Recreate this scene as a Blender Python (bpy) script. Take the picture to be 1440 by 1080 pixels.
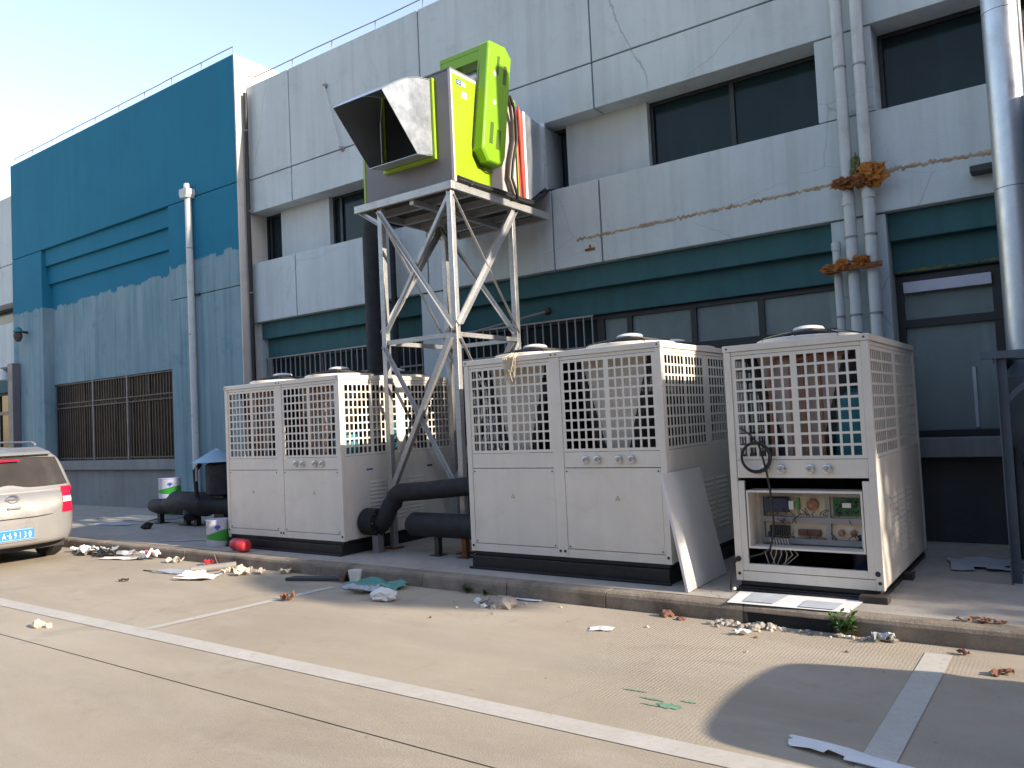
import bpy, bmesh, math, random
from mathutils import Vector, Matrix, noise
from mathutils.bvhtree import BVHTree
random.seed(7)
SC = bpy.context.scene
COL = SC.collection
R = math.radians
for o in list(bpy.data.objects): bpy.data.objects.remove(o)

# ------------------------------------------------------------------ camera
F_PX, YAW, PITCH, ROLL, EYE = 1113.0, R(35.53), R(2.6), R(-2.74), 1.55
fw = Vector((-math.sin(YAW)*math.cos(PITCH), math.cos(YAW)*math.cos(PITCH), math.sin(PITCH)))
r0 = Vector((math.cos(YAW), math.sin(YAW), 0)); u0 = r0.cross(fw)
rt = math.cos(ROLL)*r0 + math.sin(ROLL)*u0
up = -math.sin(ROLL)*r0 + math.cos(ROLL)*u0
cam = bpy.data.cameras.new('camera')
cam.sensor_width = 36.0; cam.lens = F_PX/1440*36.0; cam.clip_start = 0.05; cam.clip_end = 2000
camo = bpy.data.objects.new('camera', cam); COL.objects.link(camo)
camo.matrix_world = Matrix(((rt.x, up.x, -fw.x, 0), (rt.y, up.y, -fw.y, 0), (rt.z, up.z, -fw.z, EYE), (0, 0, 0, 1)))
SC.camera = camo

# ------------------------------------------------------------------ sky and sun (low, from the right, a little behind the facade)
SUN = Vector((1.0, 0.064, 0.434)).normalized()
EL = math.asin(SUN.z); AZ = math.atan2(SUN.x, SUN.y)
W = bpy.data.worlds.new('World'); SC.world = W; W.use_nodes = True
nt = W.node_tree
sky = nt.nodes.new('ShaderNodeTexSky'); sky.sky_type = 'NISHITA'; sky.sun_disc = False
sky.sun_elevation = EL; sky.sun_rotation = AZ; sky.altitude = 50; sky.air_density = 1.5; sky.dust_density = 0.6; sky.ozone_density = 1.0
bg = nt.nodes['Background']; bg.inputs[1].default_value = 0.14
hz = nt.nodes.new('ShaderNodeMix'); hz.data_type = 'RGBA'; hz.blend_type = 'MULTIPLY'; hz.inputs[0].default_value = 1.0; hz.inputs[7].default_value = (1.05, 0.945, 1.02, 1)   # slightly milky air
nt.links.new(sky.outputs[0], hz.inputs[6]); nt.links.new(hz.outputs[2], bg.inputs[0])
sl = bpy.data.lights.new('sun', 'SUN'); sl.energy = 3.5; sl.angle = R(0.55); sl.color = (1.0, 0.88, 0.73)
so = bpy.data.objects.new('sun', sl); COL.objects.link(so)
so.rotation_euler = SUN.to_track_quat('Z', 'Y').to_euler(); so.location = (30, 3, 20)
vs = SC.view_settings
vs.view_transform = 'Standard'; vs.look = 'None'; vs.exposure = 1.3; vs.gamma = 1; vs.use_curve_mapping = False

# ------------------------------------------------------------------ materials
MATS = {}
def nd(t, kind, **kw):
    n = t.nodes.new(kind)
    for k, v in kw.items(): setattr(n, k, v)
    return n
def mix(t, fac, a, b, mode='MIX'):
    m = nd(t, 'ShaderNodeMix', data_type='RGBA', blend_type=mode)
    for s, v in ((m.inputs[0], fac), (m.inputs[6], a), (m.inputs[7], b)):
        if hasattr(v, 'is_output'): t.links.new(v, s)
        elif isinstance(v, (int, float)): s.default_value = v
        else: s.default_value = (v[0], v[1], v[2], 1)
    return m.outputs[2]
def ramp(t, src, a, b, lo=0.0, hi=1.0):
    m = nd(t, 'ShaderNodeMapRange'); t.links.new(src, m.inputs[0])
    m.inputs[1].default_value = a; m.inputs[2].default_value = b; m.inputs[3].default_value = lo; m.inputs[4].default_value = hi
    return m.outputs[0]
def tex(t, co, scale, detail=5, rough=0.6, sc=(1, 1, 1), dist=0.0):
    mp = nd(t, 'ShaderNodeMapping'); t.links.new(co, mp.inputs[0]); mp.inputs[3].default_value = sc
    n = nd(t, 'ShaderNodeTexNoise'); t.links.new(mp.outputs[0], n.inputs[0])
    n.inputs['Scale'].default_value = scale; n.inputs['Detail'].default_value = detail; n.inputs['Roughness'].default_value = rough; n.inputs['Distortion'].default_value = dist
    return n.outputs[0]
def base(name):
    m = bpy.data.materials.new(name); m.use_nodes = True; MATS[name] = m
    t = m.node_tree; return m, t, t.nodes['Principled BSDF']
def mat(name, col, rough=0.6, metal=0.0, var=0.12, scale=3.0, streak=0.0, bump=0.0, bscale=40.0, dirt=None, dirt_amt=0.0, dirt_scale=2.0, spec=0.5, alpha_tr=0.0, coord='Object'):
    """colour with broad mottling, optional vertical run-off streaks, dirt patches and fine relief"""
    m, t, p = base(name)
    co = nd(t, 'ShaderNodeTexCoord').outputs[coord]
    c = mix(t, ramp(t, tex(t, co, scale, 6, 0.65), 0.3, 0.7), [x*(1-var) for x in col], [min(1, x*(1+var)) for x in col])
    if streak:
        s = ramp(t, tex(t, co, 1.0, 5, 0.6, (9, 9, 0.5)), 0.45, 0.72)
        c = mix(t, s, c, mix(t, streak, c, [x*0.55 for x in col]))
    if dirt:
        d = ramp(t, tex(t, co, dirt_scale, 8, 0.7, dist=0.6), 0.52, 0.75, 0, dirt_amt)
        c = mix(t, d, c, dirt)
    t.links.new(c, p.inputs['Base Color'])
    p.inputs['Metallic'].default_value = metal
    t.links.new(ramp(t, tex(t, co, scale*2.3, 5), 0.25, 0.75, max(0.02, rough-0.1), min(1, rough+0.1)), p.inputs['Roughness'])
    p.inputs['Specular IOR Level'].default_value = spec
    if bump:
        b = nd(t, 'ShaderNodeBump'); b.inputs['Strength'].default_value = 1.0; b.inputs['Distance'].default_value = bump
        t.links.new(tex(t, co, bscale, 6, 0.7), b.inputs['Height']); t.links.new(b.outputs[0], p.inputs['Normal'])
    return m

def ground_mat():
    m, t, p = base('concrete_ground')
    co = nd(t, 'ShaderNodeTexCoord').outputs['Object']
    c = mix(t, ramp(t, tex(t, co, 0.55, 8, 0.62, (0.6, 1, 1)), 0.32, 0.7), (0.345, 0.287, 0.213), (0.465, 0.398, 0.305))
    c = mix(t, ramp(t, tex(t, co, 2.6, 8, 0.72, (0.35, 1, 1), 0.4), 0.5, 0.78, 0, 0.55), c, (0.50, 0.45, 0.37))
    c = mix(t, ramp(t, tex(t, co, 1.3, 7, 0.7, (1, 1, 1), 0.8), 0.56, 0.74, 0, 0.6), c, (0.27, 0.225, 0.17))
    # worn wheel paths along the lane
    c = mix(t, ramp(t, tex(t, co, 1.2, 4, 0.5, (0.12, 1.3, 1)), 0.5, 0.7, 0, 0.35), c, (0.30, 0.26, 0.205))
    c = mix(t, ramp(t, tex(t, co, 160, 3, 0.8), 0.55, 0.8, 0, 0.45), c, (0.24, 0.205, 0.16))
    v = nd(t, 'ShaderNodeTexVoronoi'); v.inputs['Scale'].default_value = 3.1; t.links.new(co, v.inputs[0])
    c = mix(t, ramp(t, v.outputs[0], 0.02, 0.05, 0.5, 0), c, (0.16, 0.13, 0.10))
    c = mix(t, ramp(t, tex(t, co, 0.9, 9, 0.72, (1, 1, 1), 1.5), 0.62, 0.70, 0, 0.30), c, (0.22, 0.185, 0.14))
    c = mix(t, ramp(t, tex(t, co, 9, 8, 0.75), 0.58, 0.76, 0, 0.35), c, (0.27, 0.23, 0.175))
    t.links.new(c, p.inputs['Base Color']); p.inputs['Roughness'].default_value = 0.88; p.inputs['Specular IOR Level'].default_value = 0.25
    wv = nd(t, 'ShaderNodeTexWave', wave_type='BANDS', bands_direction='X'); wv.inputs['Scale'].default_value = 14; wv.inputs['Distortion'].default_value = 1.2; wv.inputs['Detail'].default_value = 2
    t.links.new(co, wv.inputs[0])
    msk = mix(t, ramp(t, tex(t, co, 0.5, 3), 0.45, 0.65), (0, 0, 0), wv.outputs[0])
    b1 = nd(t, 'ShaderNodeBump'); b1.inputs['Distance'].default_value = 0.0016; t.links.new(msk, b1.inputs['Height'])
    b2 = nd(t, 'ShaderNodeBump'); b2.inputs['Distance'].default_value = 0.004; t.links.new(tex(t, co, 75, 8, 0.75), b2.inputs['Height'])
    t.links.new(b1.outputs[0], b2.inputs['Normal']); t.links.new(b2.outputs[0], p.inputs['Normal'])
    return m

def paint_line_mat():
    m, t, p = base('road_paint')
    co = nd(t, 'ShaderNodeTexCoord').outputs['Object']
    c = mix(t, ramp(t, tex(t, co, 3, 7, 0.7), 0.3, 0.7), (0.45, 0.42, 0.365), (0.54, 0.51, 0.445))
    w = ramp(t, tex(t, co, 22, 9, 0.8, (1, 1, 1), 0.6), 0.52, 0.64, 0, 0.85)
    c = mix(t, w, c, (0.40, 0.35, 0.27))
    t.links.new(c, p.inputs['Base Color']); p.inputs['Roughness'].default_value = 0.8
    return m

def facade_mat(name, c1, c2, stain, crack=True, blue=False):
    m, t, p = base(name)
    co = nd(t, 'ShaderNodeNewGeometry').outputs['Position']
    c = mix(t, ramp(t, tex(t, co, 0.7, 8, 0.65), 0.3, 0.7), c1, c2)
    if blue:   # fresh blue coat above a ragged roller edge, chalky old coat below
        f1, f2 = (0.145, 0.245, 0.290), (0.235, 0.345, 0.390)
        old = mix(t, ramp(t, tex(t, co, 0.9, 8, 0.7, (1, 1, 0.45)), 0.3, 0.7), f1, f2)
        old = mix(t, ramp(t, tex(t, co, 1.0, 6, 0.6, (7, 7, 0.35)), 0.45, 0.75, 0, 0.6), old, (0.30, 0.38, 0.41))
        old = mix(t, ramp(t, tex(t, co, 1.0, 6, 0.6, (10, 10, 0.3)), 0.52, 0.8, 0, 0.6), old, (0.10, 0.15, 0.17))
        sep = nd(t, 'ShaderNodeSeparateXYZ'); t.links.new(co, sep.inputs[0])
        # slanted line, saw-toothed by the roller width
        sc = nd(t, 'ShaderNodeMath', operation='MULTIPLY_ADD'); t.links.new(sep.outputs[0], sc.inputs[0]); sc.inputs[1].default_value = -0.022; t.links.new(sep.outputs[2], sc.inputs[2])
        st = nd(t, 'ShaderNodeMath', operation='SNAP'); t.links.new(sep.outputs[0], st.inputs[0]); st.inputs[1].default_value = 0.24
        cmb = nd(t, 'ShaderNodeCombineXYZ'); t.links.new(st.outputs[0], cmb.inputs[0])
        jag = tex(t, cmb.outputs[0], 2.1, 2); fine = tex(t, co, 5, 5, 0.6)
        a = nd(t, 'ShaderNodeMath', operation='MULTIPLY_ADD'); t.links.new(jag, a.inputs[0]); a.inputs[1].default_value = 0.42; t.links.new(sc.outputs[0], a.inputs[2])
        b = nd(t, 'ShaderNodeMath', operation='MULTIPLY_ADD'); t.links.new(fine, b.inputs[0]); b.inputs[1].default_value = 0.16; t.links.new(a.outputs[0], b.inputs[2])
        c = mix(t, ramp(t, b.outputs[0], 5.335, 5.365), old, c)
    s = ramp(t, tex(t, co, 1.0, 7, 0.65, (5, 5, 0.30)), 0.46, 0.76, 0, 0.5)
    c = mix(t, s, c, stain)
    c = mix(t, ramp(t, tex(t, co, 2.1, 8, 0.72, dist=0.5), 0.55, 0.76, 0, 0.5), c, stain)
    c = mix(t, ramp(t, tex(t, co, 38, 4, 0.7), 0.62, 0.75, 0, 0.35), c, [x*0.75 for x in stain])
    if crack:
        n2 = nd(t, 'ShaderNodeTexNoise'); n2.inputs['Scale'].default_value = 1.6; n2.inputs['Detail'].default_value = 5; t.links.new(co, n2.inputs[0])
        pos = mix(t, 0.25, co, n2.outputs[1], 'ADD')
        mp = nd(t, 'ShaderNodeMapping'); t.links.new(pos, mp.inputs[0]); mp.inputs[3].default_value = (0.38, 0.38, 0.8)
        v = nd(t, 'ShaderNodeTexVoronoi', feature='DISTANCE_TO_EDGE'); t.links.new(mp.outputs[0], v.inputs[0]); v.inputs['Scale'].default_value = 1.0
        k = ramp(t, v.outputs[0], 0.0008, 0.003, 1, 0)
        kk = nd(t, 'ShaderNodeMath', operation='MULTIPLY'); t.links.new(k, kk.inputs[0]); t.links.new(ramp(t, tex(t, co, 0.6, 4), 0.46, 0.60, 0, 0.5), kk.inputs[1])
        c = mix(t, kk.outputs[0], c, [x*0.5 for x in stain])
    t.links.new(c, p.inputs['Base Color']); p.inputs['Roughness'].default_value = 0.85; p.inputs['Specular IOR Level'].default_value = 0.25
    b = nd(t, 'ShaderNodeBump'); b.inputs['Distance'].default_value = 0.004; t.links.new(tex(t, co, 30, 7, 0.7), b.inputs['Height']); t.links.new(b.outputs[0], p.inputs['Normal'])
    return m

def galv_mat(name='galvanised', col=(0.56, 0.58, 0.60), rough=0.36, sp=0.16, rust=False):
    m, t, p = base(name)
    co = nd(t, 'ShaderNodeTexCoord').outputs['Object']
    v = nd(t, 'ShaderNodeTexVoronoi'); v.inputs['Scale'].default_value = 55; t.links.new(co, v.inputs[0])
    c = mix(t, ramp(t, v.outputs[1], 0, 1, 0, 1), [x*(1-sp) for x in col], [x*(1+sp*0.7) for x in col])
    c = mix(t, ramp(t, tex(t, co, 3, 6, 0.7), 0.5, 0.75, 0, sp*3), c, [x*0.6 for x in col])
    if rust:
        c = mix(t, ramp(t, tex(t, co, 2.2, 8, 0.75, dist=0.8), 0.56, 0.72, 0, 0.55), c, (0.33, 0.27, 0.19))
        c = mix(t, ramp(t, tex(t, co, 7, 7, 0.75), 0.66, 0.74, 0, 0.8), c, (0.17, 0.075, 0.03))
    t.links.new(c, p.inputs['Base Color']); p.inputs['Metallic'].default_value = 0.6 if rust else 0.85
    t.links.new(ramp(t, tex(t, co, 6, 5), 0.25, 0.75, rough-0.08, rough+0.12), p.inputs['Roughness'])
    return m

def glass_mat(name, col, rough=0.06, var=0.25, spec=0.2):
    m, t, p = base(name); p.inputs['Specular IOR Level'].default_value = spec
    co = nd(t, 'ShaderNodeTexCoord').outputs['Object']
    c = mix(t, ramp(t, tex(t, co, 1.2, 6, 0.6), 0.3, 0.7), [x*(1-var) for x in col], [x*(1+var) for x in col])
    c = mix(t, ramp(t, tex(t, co, 1.0, 6, 0.6, (5, 5, 0.4)), 0.55, 0.8, 0, 0.5), c, [min(1, x*2.0) for x in col])
    t.links.new(c, p.inputs['Base Color'])
    t.links.new(ramp(t, tex(t, co, 2.5, 6), 0.3, 0.7, rough, rough+0.12), p.inputs['Roughness'])
    b = nd(t, 'ShaderNodeBump'); b.inputs['Distance'].default_value = 0.004; t.links.new(tex(t, co, 1.1, 2), b.inputs['Height']); t.links.new(b.outputs[0], p.inputs['Normal'])
    return m

GROUND = ground_mat(); LINE = paint_line_mat(); GALV = galv_mat(); STEEL = galv_mat('weathered_steel', (0.46, 0.46, 0.45), 0.44, rust=True)
DUCTM = galv_mat('duct_steel', (0.52, 0.56, 0.60), 0.38, 0.05)
FACADE = facade_mat('facade_paint', (0.475, 0.535, 0.555), (0.55, 0.615, 0.635), (0.34, 0.375, 0.385))
INFILL = facade_mat('infill_plaster', (0.47, 0.51, 0.52), (0.54, 0.585, 0.59), (0.38, 0.40, 0.40), crack=False)
BLUE = facade_mat('blue_paint', (0.011, 0.150, 0.255), (0.015, 0.175, 0.285), (0.011, 0.130, 0.215), crack=False, blue=True)
CREAMW = facade_mat('cream_render', (0.60, 0.56, 0.50), (0.70, 0.66, 0.59), (0.38, 0.36, 0.33), crack=False)
TEAL = facade_mat('teal_paint', (0.036, 0.108, 0.122), (0.055, 0.142, 0.155), (0.036, 0.075, 0.08), crack=False)
BASEW = facade_mat('plinth_render', (0.055, 0.058, 0.062), (0.085, 0.087, 0.09), (0.04, 0.04, 0.04), crack=False)
BASEB = facade_mat('grey_plinth', (0.20, 0.21, 0.215), (0.27, 0.28, 0.285), (0.14, 0.14, 0.14), crack=False)
PAVE = facade_mat('pavement_concrete', (0.34, 0.31, 0.27), (0.44, 0.40, 0.345), (0.22, 0.195, 0.165), crack=True)
KERBM = mat('kerb_concrete', (0.26, 0.215, 0.165), 0.95, var=0.3, scale=3.5, streak=0.35, dirt=(0.085, 0.065, 0.045), dirt_amt=0.9, dirt_scale=2.6, bump=0.012, bscale=38, coord='Object')
CREAM = mat('cream_powder_coat', (0.735, 0.685, 0.60), 0.42, var=0.05, scale=2.0, streak=0.12, dirt=(0.50, 0.44, 0.37), dirt_amt=0.42, dirt_scale=2.2)
CREAM2 = mat('cream_grille', (0.735, 0.69, 0.605), 0.45, var=0.04, scale=3)
BLACK = mat('black_paint', (0.012, 0.012, 0.013), 0.5, var=0.3, dirt=(0.08, 0.07, 0.06), dirt_amt=0.3, dirt_scale=5)
INSUL = mat('black_foam_insulation', (0.013, 0.014, 0.017), 0.75, var=0.35, scale=5, bump=0.01, bscale=14, dirt=(0.07, 0.065, 0.06), dirt_amt=0.3, dirt_scale=4)
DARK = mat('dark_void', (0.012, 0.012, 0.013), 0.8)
COIL = mat('coil_fins', (0.035, 0.034, 0.034), 0.6, metal=0.3, var=0.4, scale=30)
COPPER = mat('copper_tube', (0.38, 0.19, 0.135), 0.45, metal=0.5, var=0.25)
TANK = mat('teal_tank', (0.02, 0.165, 0.205), 0.4, var=0.2)
NAVY = mat('navy_tank', (0.025, 0.035, 0.075), 0.45, var=0.3)
GREEN = mat('lime_paint', (0.215, 0.43, 0.014), 0.35, var=0.05, scale=4)
GREENP = mat('lime_panel', (0.29, 0.45, 0.010), 0.4, var=0.05, scale=4)
AHUG = mat('grey_casing', (0.175, 0.165, 0.175), 0.5, var=0.07, scale=2.5, streak=0.1)
PALEM = mat('bare_panel', (0.52, 0.47, 0.43), 0.5, var=0.08, scale=2, dirt=(0.40, 0.36, 0.32), dirt_amt=0.4)
WHITE = mat('white_plastic', (0.70, 0.69, 0.67), 0.45, var=0.06, dirt=(0.40, 0.36, 0.32), dirt_amt=0.25)
PVC = mat('pvc_pipe', (0.495, 0.53, 0.535), 0.5, var=0.08, scale=4, streak=0.22, dirt=(0.27, 0.24, 0.2), dirt_amt=0.5, dirt_scale=3)
RUST = mat('rust', (0.24, 0.088, 0.028), 0.9, var=0.5, scale=14, bump=0.02, bscale=40, dirt=(0.05, 0.04, 0.02), dirt_amt=0.8, dirt_scale=12)
MOSS = mat('rusty_sealant', (0.40, 0.315, 0.225), 0.9, var=0.5, scale=5, bump=0.02, bscale=30, dirt=(0.12, 0.085, 0.05), dirt_amt=0.75, dirt_scale=7)
MOSSG = mat('moss', (0.16, 0.17, 0.07), 0.95, var=0.5, scale=20, bump=0.02, bscale=40)
GLASSU = glass_mat('dark_glass', (0.010, 0.024, 0.030))
GLASSF = glass_mat('frosted_glass', (0.19, 0.235, 0.235), 0.22, 0.12)
GLASSB = glass_mat('brown_glass', (0.026, 0.019, 0.016), 0.25, spec=0.06)
FRAME = mat('dark_frame', (0.016, 0.018, 0.022), 0.45, var=0.2)
BARM = mat('grille_bar', (0.26, 0.25, 0.245), 0.55, var=0.2, metal=0.2)
BARB = mat('brown_bar', (0.055, 0.042, 0.035), 0.6, var=0.3)
RED = mat('red_plastic', (0.55, 0.035, 0.045), 0.4, var=0.15)
REDS = mat('red_canvas', (0.50, 0.075, 0.05), 0.7, var=0.2)
RUBBER = mat('black_rubber', (0.018, 0.018, 0.018), 0.6, var=0.2)
CABLEB = mat('brown_cable', (0.055, 0.035, 0.028), 0.5, var=0.2)
PAPER = mat('paper', (0.72, 0.71, 0.69), 0.8, var=0.08, scale=5)
PAPERG = mat('grey_print', (0.42, 0.45, 0.48), 0.7, var=0.12, scale=5)
PAPERB = mat('buff_paper', (0.62, 0.53, 0.40), 0.85, var=0.15, scale=8)
CLOTHG = mat('green_sheet', (0.10, 0.27, 0.22), 0.6, var=0.2, scale=8)
STONE = mat('rubble', (0.36, 0.32, 0.27), 0.95, var=0.3, scale=12, bump=0.006, bscale=50)
BRICKM = mat('brown_rubble', (0.20, 0.10, 0.07), 0.95, var=0.35, scale=14, bump=0.006, bscale=50)
BLUEPR = mat('blue_print', (0.02, 0.10, 0.48), 0.5, var=0.1)
GREENPR = mat('green_print', (0.03, 0.28, 0.035), 0.45, var=0.2)
LILAC = mat('white_tin', (0.50, 0.51, 0.60), 0.4, var=0.1)
CHROME = mat('chrome', (0.6, 0.6, 0.6), 0.22, metal=0.9, var=0.1)
GAUGE = mat('gauge_face', (0.48, 0.46, 0.44), 0.25, var=0.2, scale=40)
PCB = mat('circuit_board', (0.025, 0.115, 0.045), 0.5, var=0.4, scale=45)
CAR = mat('silver_car_paint', (0.34, 0.33, 0.315), 0.32, metal=0.4, var=0.03, scale=1.5)
CARD = mat('dark_car_paint', (0.05, 0.055, 0.065), 0.25, metal=0.3, var=0.05)
CARG = glass_mat('car_glass', (0.055, 0.05, 0.048), 0.05)
LAMPR = mat('tail_light_red', (0.60, 0.012, 0.045), 0.18, var=0.1)
LAMPW = mat('tail_light_clear', (0.75, 0.68, 0.62), 0.18, var=0.1)
PLATE = mat('plate_blue', (0.03, 0.21, 0.52), 0.45, var=0.08, scale=20)
GREENST = mat('green_spilt_paint', (0.16, 0.30, 0.19), 0.85, var=0.3, scale=30)
LEAFY = mat('weed_leaf', (0.06, 0.13, 0.03), 0.6, var=0.35, scale=20)
LEAFT = mat('tree_leaf', (0.05, 0.09, 0.03), 0.65, var=0.35, scale=3)
BARK = mat('bark', (0.11, 0.085, 0.065), 0.9, var=0.3, scale=8, bump=0.02, bscale=20)
DRYLEAF = mat('dry_leaf', (0.19, 0.075, 0.04), 0.8, var=0.4, scale=30)
TIN = mat('blue_tin', (0.33, 0.46, 0.55), 0.4, metal=0.3, var=0.1)
ORANGE = mat('orange_foam', (0.42, 0.16, 0.03), 0.95, var=0.4, scale=16, bump=0.03, bscale=25, dirt=(0.10, 0.05, 0.02), dirt_amt=0.7, dirt_scale=14)

# ------------------------------------------------------------------ mesh helpers
class MB:
    def __init__(s): s.v = []; s.f = []; s.m = []; s.cur = 0
    def add(s, vs, fs):
        b = len(s.v); s.v += [Vector(v) for v in vs]; s.f += [tuple(i+b for i in f) for f in fs]; s.m += [s.cur]*len(fs); return s
    def box(s, x0, x1, y0, y1, z0, z1):
        return s.add([(x0,y0,z0),(x1,y0,z0),(x1,y1,z0),(x0,y1,z0),(x0,y0,z1),(x1,y0,z1),(x1,y1,z1),(x0,y1,z1)],
                     [(0,3,2,1),(4,5,6,7),(0,1,5,4),(1,2,6,5),(2,3,7,6),(3,0,4,7)])
    def beam(s, p, q, w, h=None, ref=(0, 0, 1)):
        p = Vector(p); q = Vector(q); h = h or w; d = (q-p).normalized(); rf = Vector(ref)
        if abs(d.dot(rf)) > 0.98: rf = Vector((0, 1, 0))
        a = d.cross(rf).normalized()*w/2; b = a.cross(d).normalized()*h/2
        vs = [c+sa*a+sb*b for c in (p, q) for sa, sb in ((-1,-1),(1,-1),(1,1),(-1,1))]
        return s.add(vs, [(0,1,2,3),(7,6,5,4),(0,4,5,1),(1,5,6,2),(2,6,7,3),(3,7,4,0)])
    def angle(s, p, q, w, t=0.006, ref=(0, 0, 1), flip=1):
        """L section: two thin flanges"""
        p = Vector(p); q = Vector(q); d = (q-p).normalized(); rf = Vector(ref)
        if abs(d.dot(rf)) > 0.98: rf = Vector((0, 1, 0))
        a = d.cross(rf).normalized()*flip; b = a.cross(d).normalized()
        s.beam(p+a*(w/2), q+a*(w/2), w, t, ref); s.beam(p+b*(w/2+t/2), q+b*(w/2+t/2), t, w, ref); return s
    def prism(s, poly, axis, a0, a1):
        n = len(poly)
        def P(u, v, a): return {'x': (a, u, v), 'y': (u, a, v), 'z': (u, v, a)}[axis]
        vs = [P(u, v, a0) for u, v in poly] + [P(u, v, a1) for u, v in poly]
        return s.add(vs, [tuple(range(n))[::-1], tuple(range(n, 2*n))] + [(i, (i+1) % n, n+(i+1) % n, n+i) for i in range(n)])
    def tube(s, pts, r, n=10, cap=True, closed=False):
        pts = [Vector(p) for p in pts]; rr = r if isinstance(r, (list, tuple)) else [r]*len(pts); k = len(pts)
        b = len(s.v); prev = None
        for i, p in enumerate(pts):
            if closed: d = (pts[(i+1) % k]-pts[i-1]).normalized()
            else: d = ((pts[min(i+1, k-1)]-p).normalized() + (p-pts[max(i-1, 0)]).normalized()).normalized()
            if prev is None:
                prev = d.cross(Vector((0.13, 0.21, 0.97))).normalized()
            prev = (prev - d*prev.dot(d)).normalized(); bb = d.cross(prev)
            s.v += [p+rr[i]*(math.cos(2*math.pi*j/n)*prev+math.sin(2*math.pi*j/n)*bb) for j in range(n)]
        fs = []
        for i in range(k if closed else k-1):
            i2 = (i+1) % k
            fs += [(b+i*n+j, b+i*n+(j+1) % n, b+i2*n+(j+1) % n, b+i2*n+j) for j in range(n)]
        if cap and not closed: fs += [tuple(b+j for j in range(n))[::-1], tuple(b+(k-1)*n+j for j in range(n))]
        s.f += fs; s.m += [s.cur]*len(fs); return s
    def lathe(s, c, prof, n=20, axis='z'):
        c = Vector(c); b = len(s.v)
        for r, h in prof:
            for j in range(n):
                a = 2*math.pi*j/n; u, w = r*math.cos(a), r*math.sin(a)
                s.v.append(c + Vector({'z': (u, w, h), 'y': (u, h, w), 'x': (h, u, w)}[axis]))
        fs = [(b+i*n+j, b+i*n+(j+1) % n, b+(i+1)*n+(j+1) % n, b+(i+1)*n+j) for i in range(len(prof)-1) for j in range(n)]
        fs += [tuple(b+j for j in range(n))[::-1], tuple(b+(len(prof)-1)*n+j for j in range(n))]
        s.f += fs; s.m += [s.cur]*len(fs); return s
    def perforated(s, us, vs_, a0, a1, axis):
        """plate with a hole in every odd/odd cell of the break-point grid"""
        def P(u, v, a): return {'x': (a, u, v), 'y': (u, a, v)}[axis]
        nu, nv = len(us), len(vs_); b = len(s.v)
        s.v += [Vector(P(u, v, a)) for a in (a0, a1) for v in vs_ for u in us]
        ix = lambda k, j, i: b+k*nu*nv+j*nu+i
        fs = []
        for j in range(nv-1):
            for i in range(nu-1):
                hole = i % 2 == 1 and j % 2 == 1
                if not hole:
                    fs.append((ix(0,j,i), ix(0,j,i+1), ix(0,j+1,i+1), ix(0,j+1,i)))
                    fs.append((ix(1,j,i), ix(1,j+1,i), ix(1,j+1,i+1), ix(1,j,i+1)))
                else:
                    for (j0, i0), (j1, i1) in (((j,i),(j,i+1)), ((j,i+1),(j+1,i+1)), ((j+1,i+1),(j+1,i)), ((j+1,i),(j,i))):
                        fs.append((ix(0,j0,i0), ix(1,j0,i0), ix(1,j1,i1), ix(0,j1,i1)))
        for i in range(nu-1):
            fs.append((ix(0,0,i), ix(1,0,i), ix(1,0,i+1), ix(0,0,i+1))); fs.append((ix(0,nv-1,i), ix(0,nv-1,i+1), ix(1,nv-1,i+1), ix(1,nv-1,i)))
        for j in range(nv-1):
            fs.append((ix(0,j,0), ix(0,j+1,0), ix(1,j+1,0), ix(1,j,0))); fs.append((ix(0,j,nu-1), ix(1,j,nu-1), ix(1,j+1,nu-1), ix(0,j+1,nu-1)))
        s.f += fs; s.m += [s.cur]*len(fs); return s
    def build(s, name, mats, parent=None, bevel=0.0, smooth=False, origin=None, fix=True):
        o0 = Vector(origin) if origin is not None else (root_loc(parent) if parent else Vector((0, 0, 0)))
        me = bpy.data.meshes.new(name); me.from_pydata([v-o0 for v in s.v], [], s.f); me.update()
        if not isinstance(mats, (list, tuple)): mats = [mats]
        for m in mats: me.materials.append(m)
        if len(mats) > 1: me.polygons.foreach_set('material_index', s.m)
        if fix:
            bm = bmesh.new(); bm.from_mesh(me); bmesh.ops.recalc_face_normals(bm, faces=bm.faces); bm.to_mesh(me); bm.free()
        o = bpy.data.objects.new(name, me); COL.objects.link(o)
        if parent: o.parent = parent
        elif origin is not None: o.location = o0
        if bevel:
            md = o.modifiers.new('edge', 'BEVEL'); md.width = bevel; md.segments = 2; md.limit_method = 'ANGLE'; md.angle_limit = R(40)
        if smooth:
            for p in me.polygons: p.use_smooth = True
            if hasattr(me, 'set_sharp_from_angle'): me.set_sharp_from_angle(angle=R(38))
        return o
def root_loc(o):
    while o.parent: o = o.parent
    return Vector(o.location)
def tag(o, label=None, cat=None, group=None, kind=None):
    for k, v in (('label', label), ('category', cat), ('group', group), ('kind', kind)):
        if v: o[k] = v
    return o
def thing(name, label, cat, loc, group=None):
    o = bpy.data.objects.new(name, None); o.empty_display_size = 0.2; COL.objects.link(o); o.location = loc
    return tag(o, label, cat, group)
def copy_tree(o, parent=None):
    c = o.copy(); COL.objects.link(c); c.parent = parent
    for ch in [x for x in o.children]: copy_tree(ch, c)
    return c
def bx(*a): return MB().box(*a)
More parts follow.
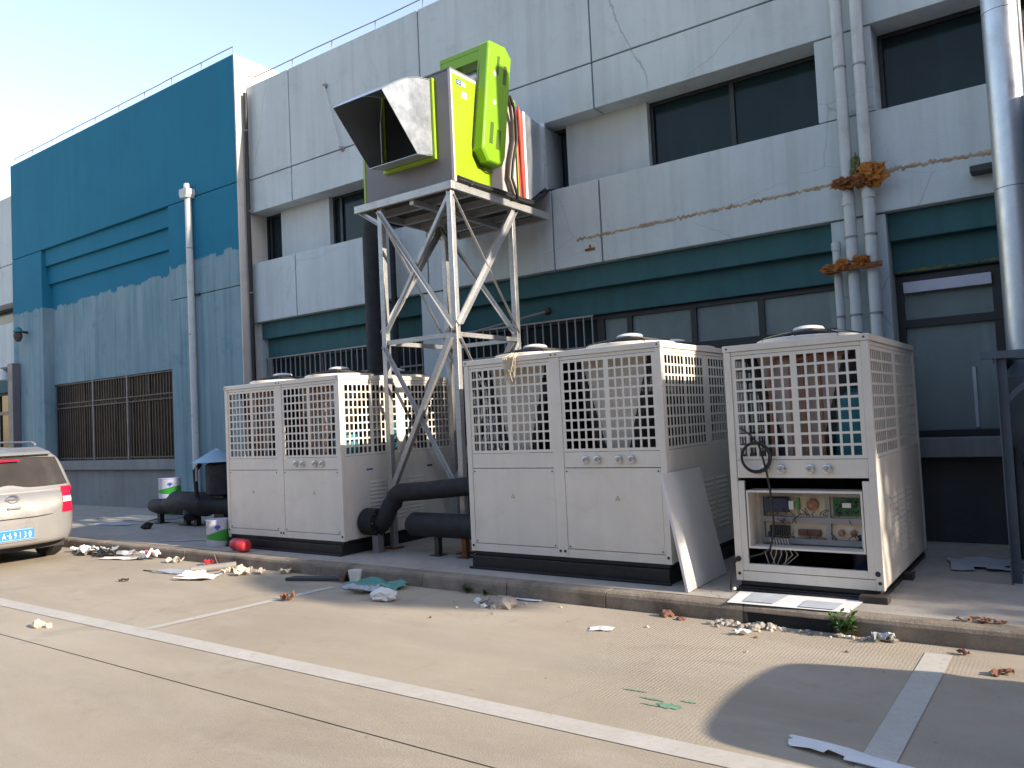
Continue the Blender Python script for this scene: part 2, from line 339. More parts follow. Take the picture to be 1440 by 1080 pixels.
def text_mesh(name, s, size, m, parent, mtx, extrude=0.002):
    cu = bpy.data.curves.new(name, 'FONT'); cu.body = s; cu.size = size; cu.extrude = extrude; cu.resolution_u = 3
    t = bpy.data.objects.new(name, cu); COL.objects.link(t)
    bpy.context.view_layer.update()
    me = bpy.data.meshes.new_from_object(t.evaluated_get(bpy.context.evaluated_depsgraph_get()))
    bpy.data.objects.remove(t); bpy.data.curves.remove(cu)
    me.transform(mtx); me.materials.clear(); me.materials.append(m)
    o = bpy.data.objects.new(name, me); COL.objects.link(o); o.parent = parent
    return o
def arc(c, u, v, r, a0, a1, n=8):
    c, u, v = Vector(c), Vector(u), Vector(v)
    return [c+r*(math.cos(R(a0+(a1-a0)*i/n))*u+math.sin(R(a0+(a1-a0)*i/n))*v) for i in range(n+1)]

# ================================================================== SETTING
PZ = 0.13   # pavement level
KY = 5.65   # kerb face
g = tag(bx(-400, 400, -400, 600, -0.4, -0.03).build('ground', mat('subgrade', (0.10, 0.09, 0.075), 0.9)), kind='structure')
for y0, y1 in ((-380, 2.842), (2.854, KY+0.02)):
    sb = bx(-380, 380, y0, y1, -0.031, 0.0).build('concrete_slab', GROUND, g)
# painted lines, each lying 4 mm over the slab
def line(name, quad):
    me = MB().add([(x, y, 0.004) for x, y in quad], [(0, 1, 2, 3)])
    return tag(me.build(name, LINE), kind='structure')
line('parking_line', [(-40, 3.345), (14, 3.345), (14, 3.505), (-40, 3.505)])
line('parking_line', [(-6.30, 3.509), (-6.20, 3.509), (-6.00, 5.30), (-6.10, 5.30)])
line('parking_line', [(-0.88, 3.509), (-0.74, 3.509), (-0.72, 5.45), (-0.87, 5.45)])
line('parking_line', [(-11.95, 3.509), (-11.85, 3.509), (-11.70, 5.42), (-11.80, 5.42)])
# pavement behind the kerb: slab plus single kerb stones
pv = tag(bx(-60, 30, KY+0.155, 9.3, -0.02, PZ).build('pavement', PAVE), kind='structure')
kb = tag(bx(-60, 30, KY+0.03, KY+0.15, -0.03, PZ-0.03).build('kerb', KERBM), kind='structure')
edges = [-60, -40, -30]; x = -24.0
while x < -2.1: edges.append(x); x += 0.99
edges = [e for e in edges if e < -2.3] + [-2.08, -1.44, -0.30, 0.7, 1.7, 2.7, 3.7, 4.7, 8, 14, 30]
for a, b in zip(edges, edges[1:]):
    st = MB(); jit = random.uniform(-0.004, 0.004); jz = random.uniform(-0.004, 0.003)
    z0 = 0.085 if (a == -2.08) else -0.03      # gully mouth: the stone bridges an opening
    prof = [(KY+jit, z0), (KY+0.147, z0), (KY+0.147, PZ+jz), (KY+0.03+jit, PZ+jz), (KY+0.008+jit, PZ-0.012+jz), (KY+jit, PZ-0.035+jz)]
    st.prism(prof, 'x', a+0.004, b-0.004).build('kerb_stone', KERBM, kb)
bx(-2.05, -1.47, KY+0.012, KY+0.028, -0.02, 0.08).build('gully_mouth', DARK, kb)
# green paint spill on the concrete
def blob(name, cx, cy, rx, ry, m, z, seed, n=26, parent=None):
    rnd = random.Random(seed); vs = [(cx, cy, z)]
    for i in range(n):
        a = 2*math.pi*i/n; k = 0.65+0.55*rnd.random()
        vs.append((cx+rx*k*math.cos(a), cy+ry*k*math.sin(a), z))
    return MB().add(vs, [(0, 1+i, 1+(i+1) % n) for i in range(n)]).build(name, m, parent)
sp = tag(blob('paint_spill', -1.86, 3.90, 0.075, 0.04, GREENST, 0.0035, 3), 'small splash of green paint on the concrete', 'paint spill')
for i, (dx, dy, rx, ry) in enumerate(((-0.13, 0.05, 0.07, 0.012), (-0.27, 0.13, 0.08, 0.010), (0.06, 0.10, 0.05, 0.010), (-0.10, -0.03, 0.06, 0.008))):
    blob('paint_splash', -1.86+dx, 3.90+dy, rx, ry, GREENST, 0.0035, 10+i, parent=sp)

# ================================================================== MAIN FACTORY BUILDING
FY = 8.72; BX0, BX1 = -11.78, 9.0
bld = thing('factory_building', 'long grey factory building with two rows of recessed windows and teal beams', 'building', (-2, FY, 0))
bx(BX0, BX1, 9.16, 22, 0, 7.66).build('core_wall', BASEW, bld)
bx(BX0, BX1, 8.735, 22, 7.66, 7.70).build('roof', BASEW, bld)
G = 0.011
jx = [BX0, -10.62, -7.64, -4.75, -1.80, 1.15, 4.1, 7.05, BX1]
for a, b in zip(jx, jx[1:]):
    l = a+(G if a != BX0 else 0); r_ = b-(G if b != BX1 else 0)
    bx(l, r_, FY, 9.165, 5.44, 6.022).build('facade_panel', FACADE, bld, bevel=0.006)
    bx(l, r_, FY, 9.165, 6.042, 7.72).build('facade_panel', FACADE, bld, bevel=0.006)
jb = [BX0, -10.60, -7.64, -5.45, -4.74, -1.80, 1.15, 4.1, 7.05, BX1]
for a, b in zip(jb, jb[1:]):
    l = a+(G if a != BX0 else 0); r_ = b-(G if b != BX1 else 0)
    bx(l, r_, FY, 9.165, 3.48, 4.53).build('facade_panel', FACADE, bld, bevel=0.006)
for a, b in ((-11.26, -10.01), (-7.7, -6.4), (-5.33, -4.15), (1.2, 2.2)):
    bx(a, b, 8.985, 9.17, 4.525, 5.445).build('infill_panel', INFILL, bld)
for a, b in ((-2.06, -1.50), (3.6, 4.2)):
    bx(a, b, FY+0.012, 9.17, 4.545, 5.428).build('pier', FACADE, bld, bevel=0.005)
    bx(a+0.05, b+0.02, FY+0.02, 9.17, PZ-0.1, 3.465).build('pier', FACADE, bld, bevel=0.005)
bx(-7.82, -7.36, FY+0.02, 9.17, PZ-0.1, 3.465).build('pier', FACADE, bld, bevel=0.005)
bx(BX0, -11.70, FY+0.10, 9.17, PZ-0.1, 3.465).build('pier', FACADE, bld, bevel=0.005)
def window(x0, x1, z0, z1, y, mull, trans, gl, parent=bld, fw_=0.045, fm=FRAME):
    m = MB(); m.box(x0, x0+fw_, y-0.03, y+0.03, z0, z1).box(x1-fw_, x1, y-0.03, y+0.03, z0, z1).box(x0+fw_, x1-fw_, y-0.03, y+0.03, z0, z0+fw_).box(x0+fw_, x1-fw_, y-0.03, y+0.03, z1-fw_, z1)
    for q in mull: m.box(q-fw_*0.6, q+fw_*0.6, y-0.025, y+0.028, z0+fw_, z1-fw_)
    for z in trans: m.box(x0+fw_, x1-fw_, y-0.035, y+0.024, z-0.04, z+0.04)
    w = m.build('window', fm, parent)
    xs = [x0+fw_*0.5]+sorted(mull)+[x1-fw_*0.5]; zs = [z0+fw_*0.5]+sorted(trans)+[z1-fw_*0.5]
    for a, b in zip(xs, xs[1:]):
        for c, d in zip(zs, zs[1:]):
            t = random.uniform(-0.004, 0.004)
            MB().add([(a, y+0.006+t, c), (b, y+0.006-t, c), (b, y+0.006-t, d), (a, y+0.006+t, d)], [(0,1,2,3)]).build('pane', gl, w)
    return w
for a, b, ml in ((-11.78, -11.26, [-11.66]), (-10.01, -7.70, [-9.82, -8.8]), (-6.40, -5.33, [-5.57]), (-4.15, -2.06, [-3.10]), (-1.50, 1.2, [-0.1]), (2.2, 3.6, [2.9])):
    window(a, b, 4.53, 5.437, 9.10, ml, [], GLASSU)
for a, b in ((-11.78, -7.82), (-7.36, -2.01), (-1.48, 3.65), (4.22, 9.0)):
    bx(a, b, 8.84, 9.17, 3.19, 3.475).build('teal_beam', TEAL, bld, bevel=0.005)
    bx(a, b, 8.96, 9.17, 2.86, 3.188).build('teal_beam', TEAL, bld, bevel=0.005)
    bx(a, b, 8.80, 9.17, 0.98, 1.17).build('sill', BASEB, bld, bevel=0.008)
    bx(a, b, 8.95, 9.17, PZ-0.1, 0.978).build('plinth', BASEW, bld)
window(-11.70, -7.82, 1.17, 2.86, 9.08, [-10.4, -9.1], [2.35], GLASSU)
window(-7.36, -5.0, 1.17, 2.86, 9.08, [-6.2], [2.35], GLASSU)
window(-5.0, -2.01, 1.17, 2.858, 9.07, [-4.58, -3.72, -2.9], [2.34], GLASSF, fw_=0.06)
w = window(-1.48, 3.65, 1.17, 2.85, 9.07, [-0.58, 0.6, 1.9], [2.345], GLASSF, fw_=0.07)
bx(-1.40, -0.62, 8.985, 9.055, 2.66, 2.77).build('blind_box', LILAC, w)
bx(-0.845, -0.815, 9.055, 9.071, 1.26, 1.86).build('tape_strip', PAPERG, w)
# security grilles of round bars in front of two of the lower windows
for a, b in ((-11.66, -7.86), (-7.32, -5.02)):
    m = MB(); x = a
    while x < b+0.01: m.box(x-0.008, x+0.008, 8.885, 8.90, 1.19, 2.845); x += 0.127
    for z in (1.2, 1.62, 2.02, 2.44, 2.838): m.box(a-0.01, b+0.01, 8.871, 8.883, z-0.012, z+0.012)
    m.build('security_grille', BARM, bld)
# old pipe chase sealed with foam, rusted, running along the lower panels
def lumpy(name, pts, h, d, m, parent, seed):
    rnd = random.Random(seed); mb = MB(); n = len(pts); b = 0
    for (x, y, z) in pts:
        hh = h*max(0.38, 0.62+0.55*noise.noise((x*3.1, seed, 0))+0.4*noise.noise((x*13, seed, 2))+0.12*rnd.random()); dd = d*max(0.5, 0.7+0.8*noise.noise((x*9, seed, 7)))
        mb.v += [Vector((x, y, z-hh/2)), Vector((x, y-dd*0.7, z-hh*0.3)), Vector((x, y-dd, z+hh*0.1)), Vector((x, y, z+hh*0.5))]
    for i in range(n-1):
        for j in range(3): mb.f.append((i*4+j, i*4+j+1, (i+1)*4+j+1, (i+1)*4+j)); mb.m.append(0)
    return mb.build(name, m, parent)
def wav(x0, x1, z0, z1, y, n, s):
    return [(x0+(x1-x0)*i/n, y, z0+(z1-z0)*i/n+s*noise.noise((x0+i*0.37, 3.1, 0))) for i in range(n+1)]
lumpy('sealed_chase', wav(-5.10, -1.95, 3.815, 3.86, FY+0.004, 260, 0.03), 0.075, 0.014, MOSS, bld, 4)
lumpy('sealed_chase', wav(-1.52, 0.9, 3.90, 3.83, FY+0.004, 190, 0.04), 0.09, 0.016, MOSS, bld, 5)
lumpy('moss_growth', wav(-1.48, -0.3, 2.875, 2.885, 8.958, 160, 0.012), 0.035, 0.015, MOSSG, bld, 6)
bx(-4.98, -4.84, FY-0.012, FY+0.01, 3.645, 3.675).build('rusty_plate', RUST, bld)
bx(-4.92, -4.895, FY-0.008, FY+0.01, 3.675, 3.72).build('rusty_plate', RUST, bld)
# floodlight on the wall
fl = thing('wall_floodlight', 'small dark floodlight fixed under the stained strip of the grey wall', 'floodlight', (-0.60, FY, 3.70))
bx(-0.70, -0.42, FY-0.16, FY-0.004, 3.665, 3.735).build('housing', FRAME, fl, bevel=0.01)
# diagonal stay on the wall
stay = thing('wall_stay', 'thin white stay bar bolted diagonally to the upper grey panel', 'stay bar', (-9.5, FY, 6.0))
MB().tube([(-9.68, FY-0.05, 7.13), (-9.36, FY-0.05, 6.05)], 0.017, 8).build('bar', PVC, stay, smooth=True)
for x_, z_ in ((-9.68, 7.15), (-9.34, 6.02)): MB().lathe((x_, FY, z_), [(0.045, -0.002), (0.045, -0.02), (0.02, -0.025), (0.02, -0.065)], 10, 'y').build('bolt_plate', BARM, stay)
# small conduit stubs on the teal beam
cs = thing('hinged_stay', 'thin bent stay arm fixed on the teal beam above the grille', 'stay bar', (-5.9, 8.95, 3.0))
MB().tube([(-6.78, 8.62, 2.79), (-5.75, 8.90, 2.98)], 0.016, 8).build('arm', BARM, cs, smooth=True)
MB().lathe((-5.74, 8.96, 2.99), [(0.05, 0), (0.05, -0.03), (0.03, -0.06)], 10, 'y').build('bolt_plate', BARB, cs)

# lightning conductors along the roof edges
def conductor(label, x0, x1, z, y, n, extra=None):
    t = thing('lightning_conductor', label, 'conductor', (x0, y, z), 'lightning conductors on the roof edges')
    pts = [(x0+(x1-x0)*i/(n*2), y, z+0.17+0.012*noise.noise((i*0.7, x0, 0))) for i in range(n*2+1)]
    MB().tube((extra or [])+pts, 0.009, 6).build('rod', BARM, t)
    for i in range(n+1):
        xx = x0+(x1-x0)*i/n; MB().tube([(xx, y, z-0.01), (xx, y, z+0.175)], 0.009, 6).build('standoff', BARM, t)
    return t
conductor('thin metal lightning rod running along the grey roof edge', -11.55, 8.4, 7.72, FY+0.05, 20, [(-11.74, 8.6, 8.30), (-11.72, 8.6, 8.0), (-11.72, FY, 7.92)])
conductor('thin metal lightning rod running along the blue roof edge', -20.6, -11.85, 8.27, 8.53, 9)

# ================================================================== BLUE BUILDING
blu = thing('blue_building', 'teal blue painted building front with faded lower half and barred window', 'building', (-16, 8.5, 0))
LX0, LX1 = -20.70, -11.80
bx(LX0, LX1, 8.78, 20, 0, 8.25).build('core_wall', CREAMW, blu)
bx(LX1+0.001, LX1+0.024, 8.484, 20, PZ-0.1, 8.262).build('return_wall', CREAMW, blu)
bx(LX0, LX1, 8.48, 8.80, 5.975, 8.27).build('upper_wall', BLUE, blu, bevel=0.008)
bx(LX0, -19.20, 8.48, 8.80, PZ-0.1, 5.96).build('pilaster', BLUE, blu, bevel=0.008)
bx(-13.98, LX1, 8.48, 8.80, 4.142, 5.96).build('pilaster', BLUE, blu, bevel=0.006)
bx(-13.98, LX1, 8.48, 8.80, PZ-0.1, 4.128).build('pilaster', BLUE, blu, bevel=0.006)
for y, z0, z1 in ((8.555, 5.60, 5.972), (8.63, 5.19, 5.598), (8.70, 2.86, 5.188)):
    bx(-19.20, -13.98, y, 8.81, z0, z1).build('recessed_wall', BLUE, blu)
bx(-19.20, -13.98, 8.70, 8.81, PZ-0.1, 0.908).build('plinth', BASEB, blu)
bx(-19.20, -13.98, 8.60, 8.81, 0.91, 1.11).build('sill', BASEB, blu, bevel=0.008)
window(-19.15, -14.02, 1.112, 2.858, 8.77, [-17.9, -16.6, -15.3], [2.35], GLASSB, blu)
m = MB(); x = -19.08
while x < -14.04: m.box(x-0.011, x+0.011, 8.705, 8.725, 1.12, 2.85); x += 0.105
for z in (1.16, 2.30, 2.40, 2.83): m.box(-19.12, -14.05, 8.69, 8.703, z-0.014, z+0.014)
m.build('security_grille', BARB, blu)
bx(-17.42, -17.39, 8.68, 8.71, 1.12, 2.86).build('grille_post', BARM, blu); bx(-16.02, -15.99, 8.68, 8.71, 1.12, 2.86).build('grille_post', BARM, blu)
wl = thing('wall_lamp', 'small dark lamp with blue hood on the left blue pilaster', 'lamp', (-19.95, 8.48, 4.0))
MB().tube([(-19.95, 8.48, 4.14), (-19.95, 8.30, 4.16)], 0.03, 8).build('arm', FRAME, wl)
MB().lathe((-19.95, 8.27, 3.92), [(0.05, 0), (0.09, 0.08), (0.10, 0.16), (0.06, 0.22)], 12).build('lamp_body', BARB, wl, smooth=True)
MB().lathe((-19.95, 8.27, 4.142), [(0.11, 0), (0.07, 0.09), (0.02, 0.12)], 12).build('hood', TANK, wl, smooth=True)
# cable tray standing against the far pilaster
tr = thing('cable_riser', 'dark grey cable riser standing against the far blue pilaster', 'cable riser', (-20.5, 8.4, PZ))
bx(-20.62, -20.36, 8.30, 8.475, PZ, 3.45).build('cover', mat('slate_sheet', (0.11, 0.11, 0.13), 0.5), tr, bevel=0.01)
bx(-20.70, -20.622, 8.36, 8.47, PZ, 3.40).build('side_strip', FACADE, tr)

# unseen hall added behind the viewer to cut low sky light on the fronts
hall = thing('added_hall', 'unseen brick hall added across the yard to block low sky light', 'building', (-6, -11, 0))
HALLM = facade_mat('hall_brick', (0.15, 0.12, 0.105), (0.20, 0.165, 0.145), (0.10, 0.085, 0.075), crack=False)
bx(-45, 24, -26, -10.3, 0, 6.0).build('wall', HALLM, hall)
bx(-45.3, 24.3, -26.3, -10.0, 6.0, 6.3).build('roof', BASEB, hall)
for k in range(13):
    for z_ in (1.2,): window(-43+5*k, -40.2+5*k, z_, z_+2.0, -10.31, [-41.6+5*k], [], GLASSU, hall)
wing = thing('added_wing', 'unseen tall brick wing added to block sky light from the right', 'building', (14, -4, 0))  # unseen wing added to keep sky light off the right-facing sides
bx(4.6, 24, -9.95, 0.8, 0, 12.5).build('wall', HALLM, wing)
bx(4.4, 24.2, -9.97, 1.0, 12.5, 12.9).build('roof', BASEB, wing)
for k in range(4):
    for z_ in (1.2, 5.0, 8.6): window(6+4.5*k, 8.6+4.5*k, z_, z_+2.0, 0.81, [7.3+4.5*k], [], GLASSU, wing)
end_ = thing('added_end_hall', 'unseen brick hall added at the yard end to block low sky', 'building', (42, 2, 0))  # unseen hall added to hide the bright low sky below the sun
bx(34, 50, -24, 30, 0, 9).build('wall', HALLM, end_)
bx(33.7, 50.3, -24.3, 30.3, 9, 9.3).build('roof', BASEB, end_)
for k in range(8):
    for z_ in (1.2, 5.0): bx(33.95, 33.99, -22+6*k, -19+6*k, z_, z_+2).build('window', GLASSU, end_)

# sliver of the next building beyond
far = thing('far_building', 'grey factory wing with teal beam seen beyond the blue front', 'building', (-28, 8.7, 0))
bx(-44, -20.74, 9.16, 22, 0, 7.9).build('core_wall', CREAMW, far)
for a, b in ((-44, -32.02), (-32, -26.02), (-26, -20.74)):
    bx(a, b, FY, 9.17, 5.05, 6.00).build('facade_panel', FACADE, far, bevel=0.006)
    bx(a, b, FY, 9.17, 6.02, 7.72).build('facade_panel', FACADE, far, bevel=0.006)
    bx(a, b, FY, 9.17, 3.48, 4.55).build('facade_panel', FACADE, far, bevel=0.006)
    bx(a, b, 8.84, 9.17, 2.86, 3.475).build('teal_beam', TEAL, far)
    bx(a, b, 8.80, 9.17, 0.98, 1.17).build('sill', BASEB, far); bx(a, b, 8.95, 9.17, 0, 0.978).build('plinth', BASEW, far)
window(-43, -20.8, 1.17, 2.86, 9.08, [-36, -30, -26, -23], [2.35], GLASSU, far); window(-43, -20.8, 4.55, 5.05, 9.10, [-30], [], GLASSU, far)
bl2 = thing('dome_lamp', 'white dome lamp at the far building beyond the blue front', 'lamp', (-21.15, 8.35, 3.1))
MB().lathe((-21.15, 8.35, 3.10), [(0.24, 0), (0.22, 0.08), (0.13, 0.20), (0.05, 0.27)], 16).build('shade', WHITE, bl2, smooth=True)
MB().tube([(-21.15, 8.35, 3.37), (-21.15, 8.9, 3.40)], 0.02, 8).build('arm', BARM, bl2)

# ================================================================== DOWNPIPES
def downpipe(name, label, pts, r, m, clips, group=None, joints=()):
    t = thing(name, label, 'pipe', pts[-1], group)
    MB().tube(pts, r, 14).build('pipe', m, t, smooth=True)
    for z in joints:
        x_, y_ = pts[0][0], pts[0][1]; MB().lathe((x_, y_, z), [(r+0.007, -0.04), (r+0.007, 0.04)], 14).build('coupling', m, t, smooth=True)
    for z in clips:
        x_, y_ = pts[0][0], pts[0][1]
        MB().lathe((x_, y_, z), [(r+0.006, -0.010), (r+0.006, 0.010)], 14).build('clip', BARM, t, smooth=True)
    return t
d1 = downpipe('downpipe', 'white downpipe with square hopper head on the blue building', [(-13.17, 8.40, 6.0), (-13.15, 8.40, PZ)], 0.062, PVC, (5.0, 3.4, 1.9))
MB().prism([(-13.25, 5.93), (-13.09, 5.93), (-13.05, 6.0), (-13.05, 6.10), (-13.29, 6.10), (-13.29, 6.0)], 'y', 8.29, 8.475).build('hopper', PVC, d1, bevel=0.006)
MB().lathe((-13.17, 8.385, 6.10), [(0.06, 0), (0.06, 0.09), (0.045, 0.11)], 12).build('spigot', PVC, d1, smooth=True)
bx(-13.105, -12.98, 8.435, 8.478, 4.118, 4.15).build('side_bracket', FRAME, d1)
downpipe('downpipe', 'dark downpipe in the corner between the blue and the grey building', [(-11.70, 8.64, 7.58), (-11.70, 8.63, 5.4), (-11.70, 8.64, 2.0), (-11.68, 8.66, PZ)], 0.036, RUBBER, (6.9, 5.45, 4.0))
downpipe('downpipe', 'left of the two tall white downpipes on the grey pier', [(-1.79, 8.60, 8.4), (-1.785, 8.60, PZ)], 0.058, PVC, (5.02, 3.25, 2.45), joints=(3.62,))
downpipe('downpipe', 'right of the two tall white downpipes on the grey pier', [(-1.60, 8.60, 8.4), (-1.605, 8.60, PZ)], 0.058, PVC, (5.0, 3.25, 2.45), joints=(3.66,))
d4 = downpipe('downpipe', 'short white downpipe ending at its capped top beside the tall pair', [(-1.945, 8.625, 3.23), (-1.945, 8.625, PZ)], 0.042, PVC, (2.45,), joints=(3.18,))
bk = thing('pipe_bracket', 'rusty bracket holding three white downpipes with orange foam lumps', 'bracket', (-1.8, 8.6, 2.9))
MB().angle((-2.06, 8.52, 2.90), (-1.50, 8.52, 2.905), 0.05, 0.006).build('bracket_bar', RUST, bk)
def clump(name, c, rx, ry, rz, m, parent, seed, k=2, amp=0.6, fr=7):
    bm = bmesh.new(); bmesh.ops.create_icosphere(bm, subdivisions=k, radius=1.0)
    for v in bm.verts:
        n_ = noise.noise(v.co*fr*0.3+Vector((seed*7.3, seed*1.7, 0)))+0.5*noise.noise(v.co*fr*0.9+Vector((seed, 0, 5)))+(0.45*noise.noise(v.co*fr*2.2+Vector((seed, 9, 5))) if k > 3 else 0)
        v.co *= 1+amp*n_; v.co.x *= rx; v.co.y *= ry; v.co.z *= rz
    me = bpy.data.meshes.new(name); c = Vector(c)
    off = c-(root_loc(parent) if parent else c)
    for v in bm.verts: v.co += off
    bm.to_mesh(me); bm.free(); me.materials.append(m)
    o = bpy.data.objects.new(name, me); COL.objects.link(o)
    if parent: o.parent = parent
    else: o.location = c
    return o
clump('foam_lump', (-1.98, 8.56, 2.945), 0.10, 0.05, 0.045, ORANGE, bk, 1, 4, 0.7, 9)
clump('foam_lump', (-1.87, 8.55, 2.975), 0.07, 0.05, 0.05, ORANGE, bk, 2, 4, 0.7, 9)
clump('foam_lump', (-1.70, 8.55, 2.985), 0.085, 0.05, 0.055, ORANGE, bk, 3, 4, 0.7, 9)
bk2 = thing('pipe_bracket', 'mossy brown clump of foam and rust around the paired white downpipes', 'bracket', (-1.7, 8.6, 3.85))
clump('foam_lump', (-1.69, 8.60, 3.93), 0.055, 0.05, 0.13, MOSSG, bk2, 5, 4, 0.8, 9)
clump('foam_lump', (-1.78, 8.53, 3.80), 0.13, 0.05, 0.055, RUST, bk2, 6, 4, 0.8, 9)
clump('foam_lump', (-1.55, 8.53, 3.84), 0.12, 0.06, 0.10, ORANGE, bk2, 7, 4, 0.8, 9)
clump('foam_lump', (-1.62, 8.53, 3.79), 0.12, 0.05, 0.06, RUST, bk2, 8, 4, 0.8, 9)

# ================================================================== CHILLERS
def steps(a, b, n, bar, mid=None, border=0.0):
    """break points: border, hole, bar, hole ... border"""
    w_ = (b-a-2*border-(n-1)*bar-((mid-bar) if mid else 0))/n
    out = [a, a+border]; x = a+border
    for i in range(n):
        x += w_; out.append(x)
        if i < n-1:
            x += mid if (mid and i == n//2-1) else bar
            out.append(x)
    out.append(b); return out
GC = {}
def chiller(label, x0, x1, y0, y1, zb, zt, ncol, brown=False, opened=False):
    t = thing('chiller', label, 'chiller', ((x0+x1)/2, (y0+y1)/2, PZ), 'cream air-cooled chillers on the pavement')
    zg0, zg1 = zb+0.945, zt-0.085       # grille band
    zs = zb+0.80                          # seam under the gauge strip
    # black steel base
    m = MB(); m.box(x0+0.02, x1-0.02, y0-0.02, y0+0.10, PZ, zb-0.04).box(x0+0.02, x1-0.02, y1-0.12, y1, PZ, zb-0.04)
    m.box(x0+0.021, x0+0.12, y0+0.101, y1-0.121, PZ, zb-0.042).box(x1-0.12, x1-0.021, y0+0.101, y1-0.121, PZ, zb-0.042)
    m.box(x0+0.03, x1-0.03, y0+0.02, y1-0.02, zb-0.039, zb-0.002).box(x0+0.0, x1-0.0, y0-0.05, y0-0.021, PZ, PZ+0.022)
    m.build('base_frame', BLACK, t, bevel=0.004)
    # corner posts and top rails
    pw = 0.055
    xs = [x0+(x1-x0)*i/ncol for i in range(ncol+1)]
    for xx in (x0, x1-pw):
        for yy in (y0, y1-pw): bx(xx, xx+pw, yy, yy+pw, zb, zt-0.052).build('corner_post', CREAM, t, bevel=0.003)
    bx(x0-0.006, x1+0.006, y0-0.006, y1+0.006, zt-0.05, zt).build('top_cover', CREAM, t, bevel=0.004)
    for yy in (y0+0.004, y1-0.054): bx(x0+pw+0.002, x1-pw-0.002, yy, yy+0.05, zb+0.001, zb+0.075).build('bottom_rail', CREAM, t)
    # interior back, floor tray
    bx(x0+0.02, x1-0.02, y1-0.018, y1-0.006, zb+0.01, zt-0.06).build('back_panel', CREAM, t)
    bx(x0+0.03, x1-0.03, y0+0.06, y1-0.03, zg0-0.10, zg0-0.08).build('tray', CREAM, t)
    for xx in xs[1:-1]: bx(xx-0.055, xx+0.055, y0, y0+0.05, zb+0.001, zt-0.052).build('middle_post', CREAM, t, bevel=0.003)
    def pane_grille(axis, u0, u1, a0, a1, name='grille_panel'):
        key = (axis, round(u1-u0, 3), round(zg1-zg0, 3), ncol)
        us = steps(u0, u1, 12, 0.018, 0.048, 0.032); zs_ = steps(zg0, zg1, 9, 0.018, None, 0.026)
        return MB().perforated(us, zs_, a0, a1, axis).build(name, CREAM2, t)
    for i in range(ncol):
        a = xs[i]+(pw if i == 0 else 0.055)+0.003; b = xs[i+1]-(pw if i == ncol-1 else 0.055)-0.003
        pane_grille('y', a, b, y0+0.008, y0+0.014)
        bx(a, b, y0+0.006, y0+0.02, zg1+0.004, zt-0.054).build('header_strip', CREAM, t)
        bx(a, b, y0+0.006, y0+0.02, zs+0.004, zg0-0.004).build('gauge_strip', CREAM, t)
        if not opened:
            p = bx(a, b, y0+0.004, y0+0.02, zb+0.08, zs-0.003).build('service_panel', CREAM, t, bevel=0.003)
            mb = MB()
            for sx in (a+0.02, b-0.02):
                for sz in (zb+0.10, zs-0.03): mb.lathe((sx, y0+0.005, sz), [(0.008, 0), (0.007, -0.005)], 6, 'y')
            mb.build('screws', FRAME, p)
    # warning triangles
    if not opened:
        for i in range(ncol):
            xc = xs[i]+(xs[i+1]-xs[i])*(0.55 if i else 0.5)
            tri = MB().add([(xc-0.024, y0+0.001, zb+0.52), (xc+0.024, y0+0.001, zb+0.52), (xc, y0+0.001, zb+0.562), (xc-0.012, y0+0.0008, zb+0.527), (xc+0.012, y0+0.0008, zb+0.527), (xc, y0+0.0008, zb+0.549)], [(0,1,4,3), (1,2,5,4), (2,0,3,5)])
            tri.build('warning_triangle', mat('sticker_ochre', (0.45, 0.38, 0.26), 0.6) if 'sticker_ochre' not in MATS else MATS['sticker_ochre'], t)
    # black lifting holes at the feet
    for xx in ([x0+0.028, x1-0.028]+[q+d for q in xs[1:-1] for d in (-0.025, 0.025)]):
        MB().lathe((xx, y0-0.001, zb+0.055), [(0.013, 0.0), (0.012, -0.004)], 8, 'y').build('bolt', FRAME, t)
        MB().lathe((xx, y0-0.0075, zt-0.025), [(0.008, 0.0), (0.007, -0.004)], 8, 'y').build('bolt', FRAME, t)
    # gauges on the right-hand column
    xr0, xr1 = xs[-2], xs[-1]; wd = xr1-xr0
    gp = (0.27, 0.385, 0.585, 0.70) if ncol == 2 else (0.265, 0.375, 0.575, 0.69)
    for q in gp:
        gx = xr0+wd*q; gz = (zs+zg0)/2
        gg = MB().lathe((gx, y0+0.006, gz), [(0.036, 0), (0.036, -0.012), (0.033, -0.022), (0.028, -0.024)], 16, 'y').build('gauge', CHROME, t, smooth=True)
        MB().lathe((gx, y0-0.0185, gz), [(0.026, 0), (0.026, -0.001)], 14, 'y').build('dial', GAUGE, gg)
        MB().beam((gx-0.012, y0-0.0205, gz-0.010), (gx+0.008, y0-0.0205, gz+0.012), 0.004, 0.001, (0, 1, 0)).build('needle', FRAME, gg)
    # sides: two grilles over a sheet with pressed louvres
    ym = (y0+y1)/2
    for side, a0, a1 in (('r', x1-0.014, x1-0.008), ('l', x0+0.008, x0+0.014)):
        pane_grille('x', y0+pw+0.003, ym-0.043, a0, a1); pane_grille('x', ym+0.043, y1-pw-0.003, a0, a1)
        bx(a0+0.001 if side == 'l' else a0-0.006, a1+0.006 if side == 'l' else a1-0.001, ym-0.04, ym+0.04, zg0-0.002, zg1+0.002).build('side_post', CREAM, t)
        bx(a0-0.004, a1+0.002, y0+pw+0.003, y1-pw-0.003, zg1+0.004, zt-0.054).build('header_strip', CREAM, t)
        sp_ = bx(a0-0.004, a1+0.003, y0+pw+0.003, y1-pw-0.003, zb+0.004, zg0-0.004).build('side_panel', CREAM, t, bevel=0.003)
